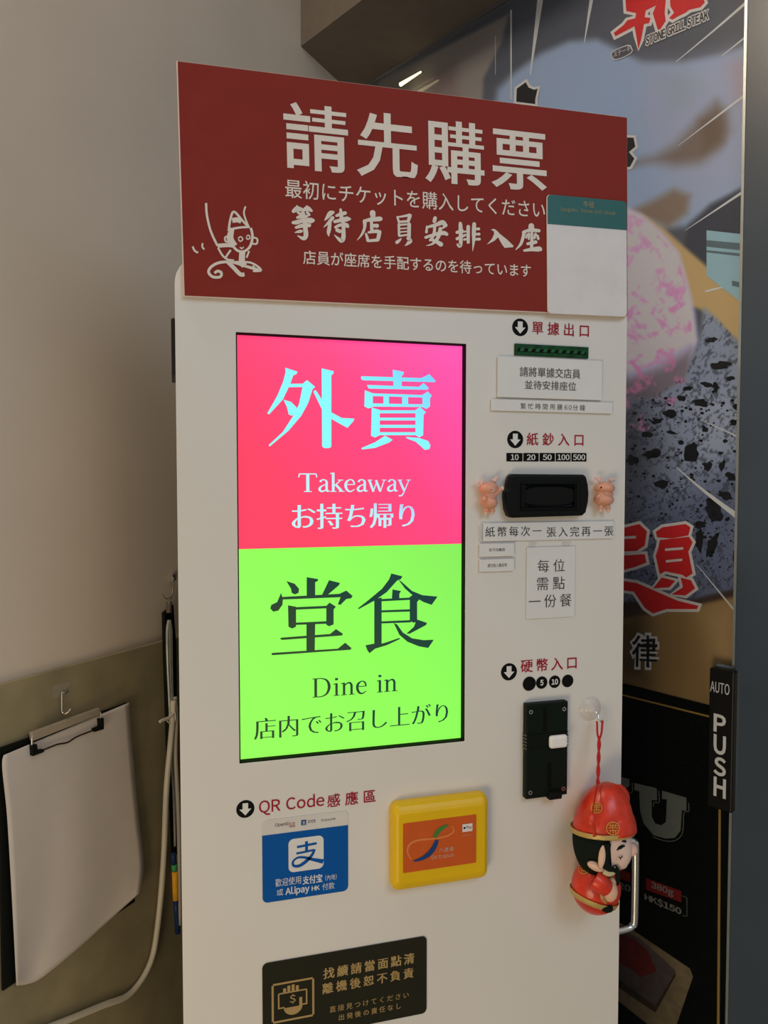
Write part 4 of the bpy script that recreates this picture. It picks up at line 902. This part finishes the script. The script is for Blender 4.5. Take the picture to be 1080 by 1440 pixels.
dz = X * FW.x + Y * FW.y + Zz * FW.z
PX = 540 + F * (X * RT.x + Y * RT.y + Zz * RT.z) / dz; PY = 720 - F * (X * UP.x + Y * UP.y + Zz * UP.z) / dz
rng = np.random.default_rng(5)
colr = np.zeros(PX.shape + (3,)); colr[:] = (74, 74, 79)
def lay(poly, c, soft, amt=1.0):
    w_ = np.clip(.5 - sdf(PX, PY, poly) / (2 * soft), 0, 1); w_ = w_ * w_ * (3 - 2 * w_) * amt
    colr[:] = colr * (1 - w_[..., None]) + np.array(c, float) * w_[..., None]
lay([(430,200),(540,110),(715,20),(705,60),(680,110),(676,200)], (122,112,103), 4)
lay([(600,110),(640,85),(650,200),(600,200)], (112,92,86), 14, .7)
lay([(684,200),(700,125),(720,105),(760,75),(800,58),(840,55),(880,75),(905,88),(960,88),(1010,78),(1060,62),(1060,240),(1045,270),(1000,288),(965,318),(930,322),(900,310),(870,330),(684,330)], (130,141,158), 8)
lay([(905,92),(960,92),(1060,66),(1060,250),(980,290),(930,240),(900,170)], (138,138,152), 30, .8)
lay([(1030,90),(1060,90),(1060,140),(1035,140)], (150,122,126), 25, .8)
lay([(930,110),(965,100),(985,120),(975,150),(940,160)], (130,134,142), 20, .7)
lay([(880,232),(920,222),(950,205),(985,165),(1008,143),(1022,158),(1025,185),(1010,210),(985,228),(950,232),(920,226)], (104,86,74), 14, .95)
lay([(985,170),(1015,160),(1018,200),(990,215)], (92,74,56), 12, .7)
lay([(884,298),(915,284),(948,266),(970,275),(966,300),(940,320),(905,306)], (118,96,78), 9, .95)
lay([(968,320),(1000,288),(1060,255),(1060,420),(1010,392),(960,350)], (56,56,62), 6)
lay([(870,290),(905,302),(935,322),(960,345),(1000,380),(1060,405),(1060,520),(1040,482),(985,435),(940,420)], (168,138,92), 4)
lay([(1010,350),(1060,330),(1060,400),(1015,390)], (120,108,80), 12, .6)
lay([(840,285),(882,292),(900,300),(930,325),(955,355),(968,400),(977,440),(982,480),(968,520),(930,545),(840,560)], (176,166,192), 5)
lay([(840,510),(885,530),(930,515),(972,490),(978,540),(935,590),(840,640)], (112,100,104), 14)
lay([(840,600),(885,560),(920,560),(962,532),(984,480),(990,432),(1010,450),(1060,505),(1060,820),(975,842),(840,850)], (122,126,140), 5)
lay([(840,560),(905,560),(925,640),(920,740),(880,850),(840,850)], (62,63,68), 40, .95)
lay([(900,700),(960,690),(1060,650),(1060,860),(900,870)], (74,78,98), 45, .85)
lay([(965,560),(1060,540),(1060,620),(985,640)], (138,140,152), 30, .7)
lay([(840,848),(975,843),(1060,822),(1060,842),(975,862),(840,876)], (48,34,28), 4)
lay([(840,876),(975,852),(1060,834),(1060,1040),(995,1005),(840,950)], (128,98,58), 4)
lay([(840,876),(905,860),(910,960),(840,950)], (72,54,32), 25, .9)
lay([(985,860),(1030,850),(1050,930),(1000,960)], (158,126,84), 25, .7)
# marbled pink of the meat
def vnoise(sc_, seed):
    r_ = np.random.default_rng(seed); g = r_.random((80, 80)); u = (PX / sc_ + .4 * np.sin(PY / sc_ * 1.7 + seed)) % 78; v = (np.abs(PY) / sc_ + .4 * np.sin(PX / sc_ * 1.3 + seed)) % 78; i, j = u.astype(int), v.astype(int); fu, fv = u - i, v - j
    fu = fu * fu * (3 - 2 * fu); fv = fv * fv * (3 - 2 * fv)
    return g[j, i] * (1 - fu) * (1 - fv) + g[j, i + 1] * fu * (1 - fv) + g[j + 1, i] * (1 - fu) * fv + g[j + 1, i + 1] * fu * fv
meat = sdf(PX, PY, [(840,290),(900,305),(950,355),(965,400),(972,450),(974,520),(930,600),(840,620)]) < 0
w_ = np.clip((vnoise(17, 1) * .45 + vnoise(8, 2) * .35 + vnoise(3.5, 6) * .2 - .50) * 4, 0, .7) * meat * np.clip(1.25 - np.abs(PY - 480) / 260, .3, 1)
colr[:] = colr * (1 - w_[..., None]) + np.array((190, 104, 140.)) * w_[..., None]
stone = sdf(PX, PY, [(840,600),(905,560),(962,532),(984,480),(990,436),(1010,450),(1060,505),(1060,820),(975,842),(840,850)]) < 0
w_ = np.clip((vnoise(2.6, 3) * .55 + vnoise(7, 4) * .45 - .56) * 6, 0, .6) * stone
colr[:] = colr * (1 - w_[..., None]) + np.array((44, 46, 54.)) * w_[..., None]
cl = colr / 255; cl = np.where(cl <= .04045, cl / 12.92, ((cl + .055) / 1.055) ** 2.4)
PK = .46                                         # print density: the picture's inks under unit light
cl = np.clip(cl / PK * np.array((.88, 1.0, 1.15)), 0, .9)
ps = thing('food_poster', tuple(POST.at(-.4, zsplit, -.002)), 'large food picture poster of meat on a stone slab behind the glass door', 'poster')
mb = MB()
AA, BB = A.ravel(), B.ravel()
mb.add([POST.at(a_, b_, 0) for a_, b_ in zip(AA, BB)], [[j * nx + i, j * nx + i + 1, (j + 1) * nx + i + 1, (j + 1) * nx + i] for j in range(nz - 1) for i in range(nx - 1)])
m = mat('poster_picture', (.5, .5, .5), .5, .3)
o = mb.build('picture', m, ps)
at_ = o.data.color_attributes.new('ink', 'FLOAT_COLOR', 'POINT')
at_.data.foreach_set('color', np.concatenate([cl.reshape(-1, 3), np.ones((nx * nz, 1))], 1).ravel().astype(np.float32))
nt = m.node_tree; an = nt.nodes.new('ShaderNodeAttribute'); an.attribute_name = 'ink'; nt.links.new(an.outputs['Color'], nt.nodes['Principled BSDF'].inputs['Base Color'])
def pmat(name, c, rough=.5): return mat(name, tuple(min(.9, x / PK) for x in lin(*c)), rough, .3, var=.03)
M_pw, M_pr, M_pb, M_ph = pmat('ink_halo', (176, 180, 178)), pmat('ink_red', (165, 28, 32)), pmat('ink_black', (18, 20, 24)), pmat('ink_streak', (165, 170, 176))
def blob(cx, cy, rx, ry, n=11, ang=0):
    L = []
    for i in range(n):
        a_ = 2 * math.pi * i / n; q = random.uniform(.65, 1.2); x, y = rx * q * math.cos(a_), ry * q * math.sin(a_)
        L.append((cx + x * math.cos(ang) - y * math.sin(ang), cy + x * math.sin(ang) + y * math.cos(ang)))
    return L
mb = MB()
for cx, cy, rx, ry, an_ in ((958,560,7,4,.3),(985,566,11,5,.2),(972,638,10,14,0),(917,638,12,6,-.2),(1004,718,9,16,-.6),(1001,768,7,18,.4),(942,581,8,6,0),(1014,514,14,5,0),(1000,478,10,4,-.2),(995,541,8,4,.2),(1007,545,4,7,0),(911,611,7,4,0),(932,680,9,6,0),(1028,670,7,5,.5),(1020,697,9,5,.4),(925,592,8,3,-.3),(968,546,7,3,-.2),(1034,594,7,4,0),(1036,572,5,4,0),(1026,532,6,3,0),(890,647,8,6,0),(995,656,6,6,0),(1016,655,4,8,.3),(985,738,8,5,0),(1034,786,4,12,0),(984,760,6,14,0),(944,608,8,2,.2),(991,604,4,4,0),(1020,620,4,3,0),(958,622,4,3,0)):
    mb.poly(POST, POST.pts(blob(cx, cy, rx * 1.15, ry * 1.15, 15, an_)), .0004)
for i in range(560):
    cx, cy = random.uniform(885, 1042), random.uniform(540, 825)
    if cy < 560 and cx < 965: continue
    r_ = random.choice((.6, .7, .8, 1, 1.2, 1.6, 2.4)); mb.poly(POST, POST.pts(blob(cx, cy, r_ * 1.3, r_, 6)), .0004)
pits = mb.build('stone_pits', M_pb, ps); pits['kind'] = 'stuff'
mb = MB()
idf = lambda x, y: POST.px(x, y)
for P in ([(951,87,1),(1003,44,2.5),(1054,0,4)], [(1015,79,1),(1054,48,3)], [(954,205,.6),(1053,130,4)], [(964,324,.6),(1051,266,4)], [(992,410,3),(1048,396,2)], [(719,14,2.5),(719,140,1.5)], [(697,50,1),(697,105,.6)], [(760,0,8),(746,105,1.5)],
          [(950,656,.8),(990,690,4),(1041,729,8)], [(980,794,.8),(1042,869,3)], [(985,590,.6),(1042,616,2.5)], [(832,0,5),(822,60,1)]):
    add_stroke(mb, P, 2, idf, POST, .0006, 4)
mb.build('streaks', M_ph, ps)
# writing on the poster: brush characters with pale outlines
def outlined(s, tl, tr, bl, m, ex, ey, halo, shear=0, off=.0008, rough=.01, name='lettering'):
    mb = MB(); a, b, d = POST.px(*tl), POST.px(*tr), POST.px(*bl)
    xv, yv = (b[0] - a[0], b[1] - a[1]), (a[0] - d[0], a[1] - d[1])
    text(mb, s, POST, d, xv, yv, off + .0004, ex=ex, ey=ey, shear=shear, rough=rough); o = mb.build(name, m, ps)
    v0, _ = layout(s, None, ex, ey, shear); v1, _ = layout(s, None, ex + halo, ey + halo, shear); A0, A1 = bbox(v0), bbox(v1)
    sx, sy = 1 / (A0[2] - A0[0]), 1 / (A0[3] - A0[1])
    u0, u1, w0, w1 = (A1[0] - A0[0]) * sx, (A1[2] - A0[0]) * sx, (A1[1] - A0[1]) * sy, (A1[3] - A0[1]) * sy
    d2 = (d[0] + xv[0] * u0 + yv[0] * w0, d[1] + xv[1] * u0 + yv[1] * w0)
    mb = MB(); text(mb, s, POST, d2, (xv[0] * (u1 - u0), xv[1] * (u1 - u0)), (yv[0] * (w1 - w0), yv[1] * (w1 - w0)), off, ex=ex + halo, ey=ey + halo, shear=shear); mb.build('lettering_outline', M_pw, o)
def grow(P, d):
    n = len(P); ar = sum(P[i][0] * P[(i + 1) % n][1] - P[(i + 1) % n][0] * P[i][1] for i in range(n)); sg_ = 1 if ar > 0 else -1; out_ = []
    for i in range(n):
        (ax, ay), (bx, by), (cx, cy) = P[i - 1], P[i], P[(i + 1) % n]
        n1 = np.array((by - ay, ax - bx), float); n2 = np.array((cy - by, bx - cx), float); n1 /= np.linalg.norm(n1) + 1e-9; n2 /= np.linalg.norm(n2) + 1e-9
        m_ = (n1 + n2) / max(.6, 1 + n1 @ n2); out_.append((bx + sg_ * d * m_[0], by + sg_ * d * m_[1]))
    return out_
def brushed(polys, sc_, ox, oy, m, halo, off=.0012, holes=()):
    mb, mh = MB(), MB()
    for i, q in enumerate(polys):
        L = [(ox + x / sc_, oy + y / sc_) for x, y in q]
        mb.poly(POST, POST.pts(L), off + .0004 + i * 1.2e-5); mh.poly(POST, POST.pts(grow(L, halo)), off + i * 1.2e-5)
    o = mb.build('lettering', m, ps); mh.build('lettering_outline', M_pw, o)
    if holes:
        mb = MB()
        for q in holes: mb.poly(POST, POST.pts([(ox + x / sc_, oy + y / sc_) for x, y in q]), off + .0007)
        mb.build('lettering_gap', M_pw, o)
brushed([[(195,-30),(345,-30),(340,25),(290,50),(285,80),(312,84),(305,108),(282,112),(268,185),(256,228),(246,165),(238,122),(185,150),(150,168),(143,152),(190,115),(205,95),(242,85),(246,62),(200,52)],
         [(348,-30),(385,-30),(377,60),(382,98),(358,135),(345,138),(322,62),(340,20)], [(400,-30),(545,-30),(562,12),(542,35),(492,46),(470,62),(440,76),(412,92),(398,84),(420,60),(403,30)]], 3.273, 820, 0, M_pr, 4, .0009)
outlined('STONE GRILL STEAK', (909, 52), (997, 14), (909, 64.5), M_pb, .03, .02, .12, 0, off=.0016, rough=0)
mb = MB(); fn2 = idf
add_stroke(mb, [(861, 80, 6), (864, 79, 13), (875, 74.5, 15), (886, 69.5, 13), (889.5, 68, 7)], 14, idf, POST, .0018, 4); tg = mb.build('tag', M_pw, ps)
mb = MB(); add_stroke(mb, [(862, 79.7, 5), (865, 78.5, 10.5), (875, 74.5, 12.5), (885, 70, 10.5), (888, 68.6, 6)], 12, idf, POST, .0021, 4); mb.build('tag_fill', pmat('ink_slate', (66, 66, 74)), tg)
mb = MB(); word_aff(mb, 'ステーキ', POST, (863.5, 74), (887, 64.5), (864, 81.5), .0024); mb.build('lettering', M_pw, tg)
brushed([[(190,832),(215,815),(300,803),(318,815),(310,845),(250,856),(196,852)], [(205,862),(312,850),(326,870),(310,905),(326,985),(302,1000),(288,990),(225,977),(205,988),(190,920),(200,890)],
         [(212,1000),(262,1012),(240,1036),(180,1040)], [(282,1000),(320,1010),(335,1040),(300,1066),(248,1062),(290,1036)],
         [(20,830),(130,803),(158,830),(150,882),(120,902),(20,905)], [(20,922),(150,914),(156,945),(110,962),(20,985)], [(20,1005),(120,1020),(190,1050),(270,1085),(347,1104),(342,1116),(230,1116),(180,1132),(150,1112),(110,1052),(20,1040)]],
        2.617, 850, 430, M_pr, 4, .0010, holes=([(225,893),(292,888),(292,897),(225,902)], [(228,936),(288,930),(288,939),(228,945)], [(20,852),(118,846),(118,856),(20,862)]))
outlined('律', (889, 893), (925, 893), (889, 938), M_pb, .018, .012, .07, 0, off=.0010, rough=.012)
brushed([[(560,250),(562,195),(600,168),(612,190),(635,200),(650,195),(640,240),(640,260)]], 3, 540, 60, M_pb, 3.5)
brushed([[(1000,400),(1055,402),(1062,440),(1035,462),(1058,490),(1040,524),(1000,530)]], 3, 540, 60, M_pb, 3.5)
# window reflection in the glass, painted as a pale bluish patch with grey bands
mb = MB(); mb.poly(POST, POST.pts([(994, 324), (1049, 330), (1047, 424), (1038, 422), (994, 388)]), .0012); sk_ = mb.build('painted_reflection', pmat('reflection_sky', (120, 152, 166)), ps)
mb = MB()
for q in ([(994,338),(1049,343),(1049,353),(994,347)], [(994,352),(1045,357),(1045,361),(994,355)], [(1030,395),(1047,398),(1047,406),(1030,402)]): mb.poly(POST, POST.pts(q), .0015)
mb.build('reflection_band', pmat('reflection_band', (76, 92, 100)), sk_)

# ------------------------------------------------------------------ black menu poster under it
mp = thing('menu_poster', tuple(POST.at(-.4, -Z0 + .02, -.002)), 'black menu poster with price and yellow border lines, low behind the glass door', 'poster')
ab = [POST.px(875, 960), POST.px(1042, 1003)]
sl = (ab[1][1] - ab[0][1]) / (ab[1][0] - ab[0][0]); zl = lambda a_: ab[0][1] + sl * (a_ - ab[0][0])
mb = MB(); mb.prism(POST, [(a0, -Z0 + .02), (a1, -Z0 + .02), (a1, zl(a1)), (a0, zl(a0))], .0012, .0022)
mb.build('sheet', mat('menu_black', (.003, .005, .004), .5, .05, var=.2), mp)
MK = .0026
mb = MB(); add_stroke(mb, [(800, 958, 2), (1012, 1010.5, 2.6)], 2, idf, POST, MK); add_stroke(mb, [(1013, 1011, 3.2), (1013, 1150, 3.2), (1011, 1446, 3.6)], 3, idf, POST, MK, 4); mb.build('border_line', pmat('ink_yellow', (128, 104, 52)), mp)
M_pg = pmat('ink_grey', (88, 92, 88)); M_pg2 = pmat('ink_grey_light', (108, 106, 104)); M_pr2 = pmat('ink_red_dark', (96, 14, 16))
U_ = [(172,82),(298,112),(300,180),(270,178),(270,270),(290,310),(325,320),(350,300),(355,175),(328,172),(328,125),(465,165),(465,235),(440,235),(432,350),(400,390),(350,395),(280,375),(225,310),(205,240),(200,130),(172,122)]
mb = MB(); f4 = lambda x, y: POST.px(850 + x / 4, 1080 + y / 4)
mb.poly(POST, [f4(*p) for p in U_], MK); mb.poly(POST, [f4(*p) for p in ((20,30),(145,60),(145,100),(122,112),(122,260),(20,250))], MK)
for P in ([(478,195),(478,243),(452,246),(444,358),(408,402),(350,408),(275,385)], [(308,125),(312,190),(282,190),(282,215)], [(160,80),(160,135),(135,135),(135,150)]): add_stroke(mb, P, 4, f4, POST, MK, 4)
mb.build('lettering', M_pg, mp)
mb = MB(); mb.poly(POST, [f4(*p) for p in ((238,615),(437,690),(437,752),(238,682))], MK); bn = mb.build('price_banner', M_pr2, mp)
mb = MB(); mb.poly(POST, [f4(*p) for p in ((40,545),(150,590),(150,640),(40,600))], MK); mb.build('price_banner', M_pr2, mp)
mb = MB(); word_aff(mb, '380g', POST, (850 + 268 / 4, 1080 + 634 / 4), (850 + 393 / 4, 1080 + 680 / 4), (850 + 268 / 4, 1080 + 680 / 4), MK + .0004, ex=.03, ey=.02); mb.build('numeral', M_pg2, bn)
mb = MB(); word_aff(mb, 'HK$150', POST, (850 + 230 / 4, 1080 + 697 / 4), (850 + 437 / 4, 1080 + 782 / 4), (850 + 230 / 4, 1080 + 742 / 4), MK, ex=.04, ey=.025); mb.build('numeral', M_pg2, mp)
mb = MB(); word_aff(mb, 'HK$120', POST, (850 - 60 / 4, 1080 + 585 / 4), (850 + 152 / 4, 1080 + 653 / 4), (850 - 60 / 4, 1080 + 632 / 4), MK, ex=.04, ey=.025); mb.build('numeral', M_pg, mp)
mb = MB(); add_stroke(mb, [(442,716),(468,726)], 3, f4, POST, MK); add_stroke(mb, [(468,726),(468,832)], 3, f4, POST, MK); add_stroke(mb, [(468,832),(444,826)], 3, f4, POST, MK); mb.build('bracket', M_pg, mp)
for nm, q, c, off in (('picture_board', [(60,850),(160,905),(485,1125),(502,1170),(410,1440),(380,1500),(250,1440),(60,1290)], (98, 86, 66), 0), ('picture_slab', [(60,900),(200,950),(405,1135),(290,1335),(60,1170)], (66, 58, 57), .0004),
                      ('picture_slab_edge', [(60,1165),(290,1335),(405,1140),(405,1165),(292,1372),(60,1215)], (44, 36, 26), .0006), ('picture_meat', [(60,940),(120,935),(185,965),(250,1025),(278,1090),(300,1140),(262,1155),(210,1172),(150,1125),(60,1080)], (84, 26, 26), .0008)):
    mb = MB(); mb.poly(POST, [f4(*p) for p in q], MK + off); mb.build(nm, mat(nm, tuple(x / PK for x in lin(*c)), .5, .3, var=.25, scale=60), mp)

# ------------------------------------------------------------------ touch switch on the door
sw = thing('door_switch', tuple(GLASS.at(*GLASS.px(1010, 1140), .0)), 'black door switch reading AUTO PUSH on the glass door', 'switch')
TP = .024
q = GLASS.pts([(996, 936), (1031, 947), (1030.5, 1145), (996, 1134)], TP)
xs = ((q[0][0] + q[3][0]) / 2, (q[1][0] + q[2][0]) / 2); zs = ((q[2][1] + q[3][1]) / 2, (q[0][1] + q[1][1]) / 2)
mb = MB(); mb.prism(GLASS, rr(xs[0], zs[0], xs[1], zs[1], .003, 4), .0035, TP); mb.build('case', mat('switch_black', (.011, .010, .010), .3, .25), sw, bevel=.0025, seg=3)
mb = MB(); mb.prism(GLASS, rr(xs[0] + .002, zs[0] - .003, xs[1] + .004, zs[1] + .003, .003, 4), .0004, .0034); mb.build('base_plate', mat('switch_clear', (.35, .42, .42), .2), sw)
SP = Plane(GLASS.at(0, 0, TP), GLASS.ux, GLASS.uz, GLASS.n)
M_sw = mat('switch_print', (.74, .74, .74), .4)
word(sw, M_sw, 'AUTO', SP, (999, 957), (1026, 962.5), (1026, 978), (999, 972), off=.0005, ex=.01, ey=.004)
for s, y0, y1 in (('P', 1004, 1030), ('U', 1033, 1061), ('S', 1064, 1091), ('H', 1093, 1121)):
    word(sw, M_sw, s, SP, (1003.6, y0), (1021, y0 + 1.5), (1021, y1 + 1.5), (1003.6, y1 - 1), off=.0005, ex=.035, ey=.03)

# lamp glint in the glass, imitated by an added glowing strip below the bulkhead
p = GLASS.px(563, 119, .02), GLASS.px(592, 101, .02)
sl_ = thing('glint_strip', tuple(GLASS.at(p[0][0], p[0][1], .02)), 'thin glowing warm strip imitating a reflected glint under the dark bulkhead edge', 'glint')
mb = MB(); mb.tube([GLASS.at(*p[0], .02), GLASS.at(*p[1], .02)], lambda t: .0045 * (1 - .6 * t), 10, 3); mb.build('tube', mat('glint_glow', (.9, .8, .5), .4, emit=(1, .82, .42), es=2.2), sl_, smooth=True)
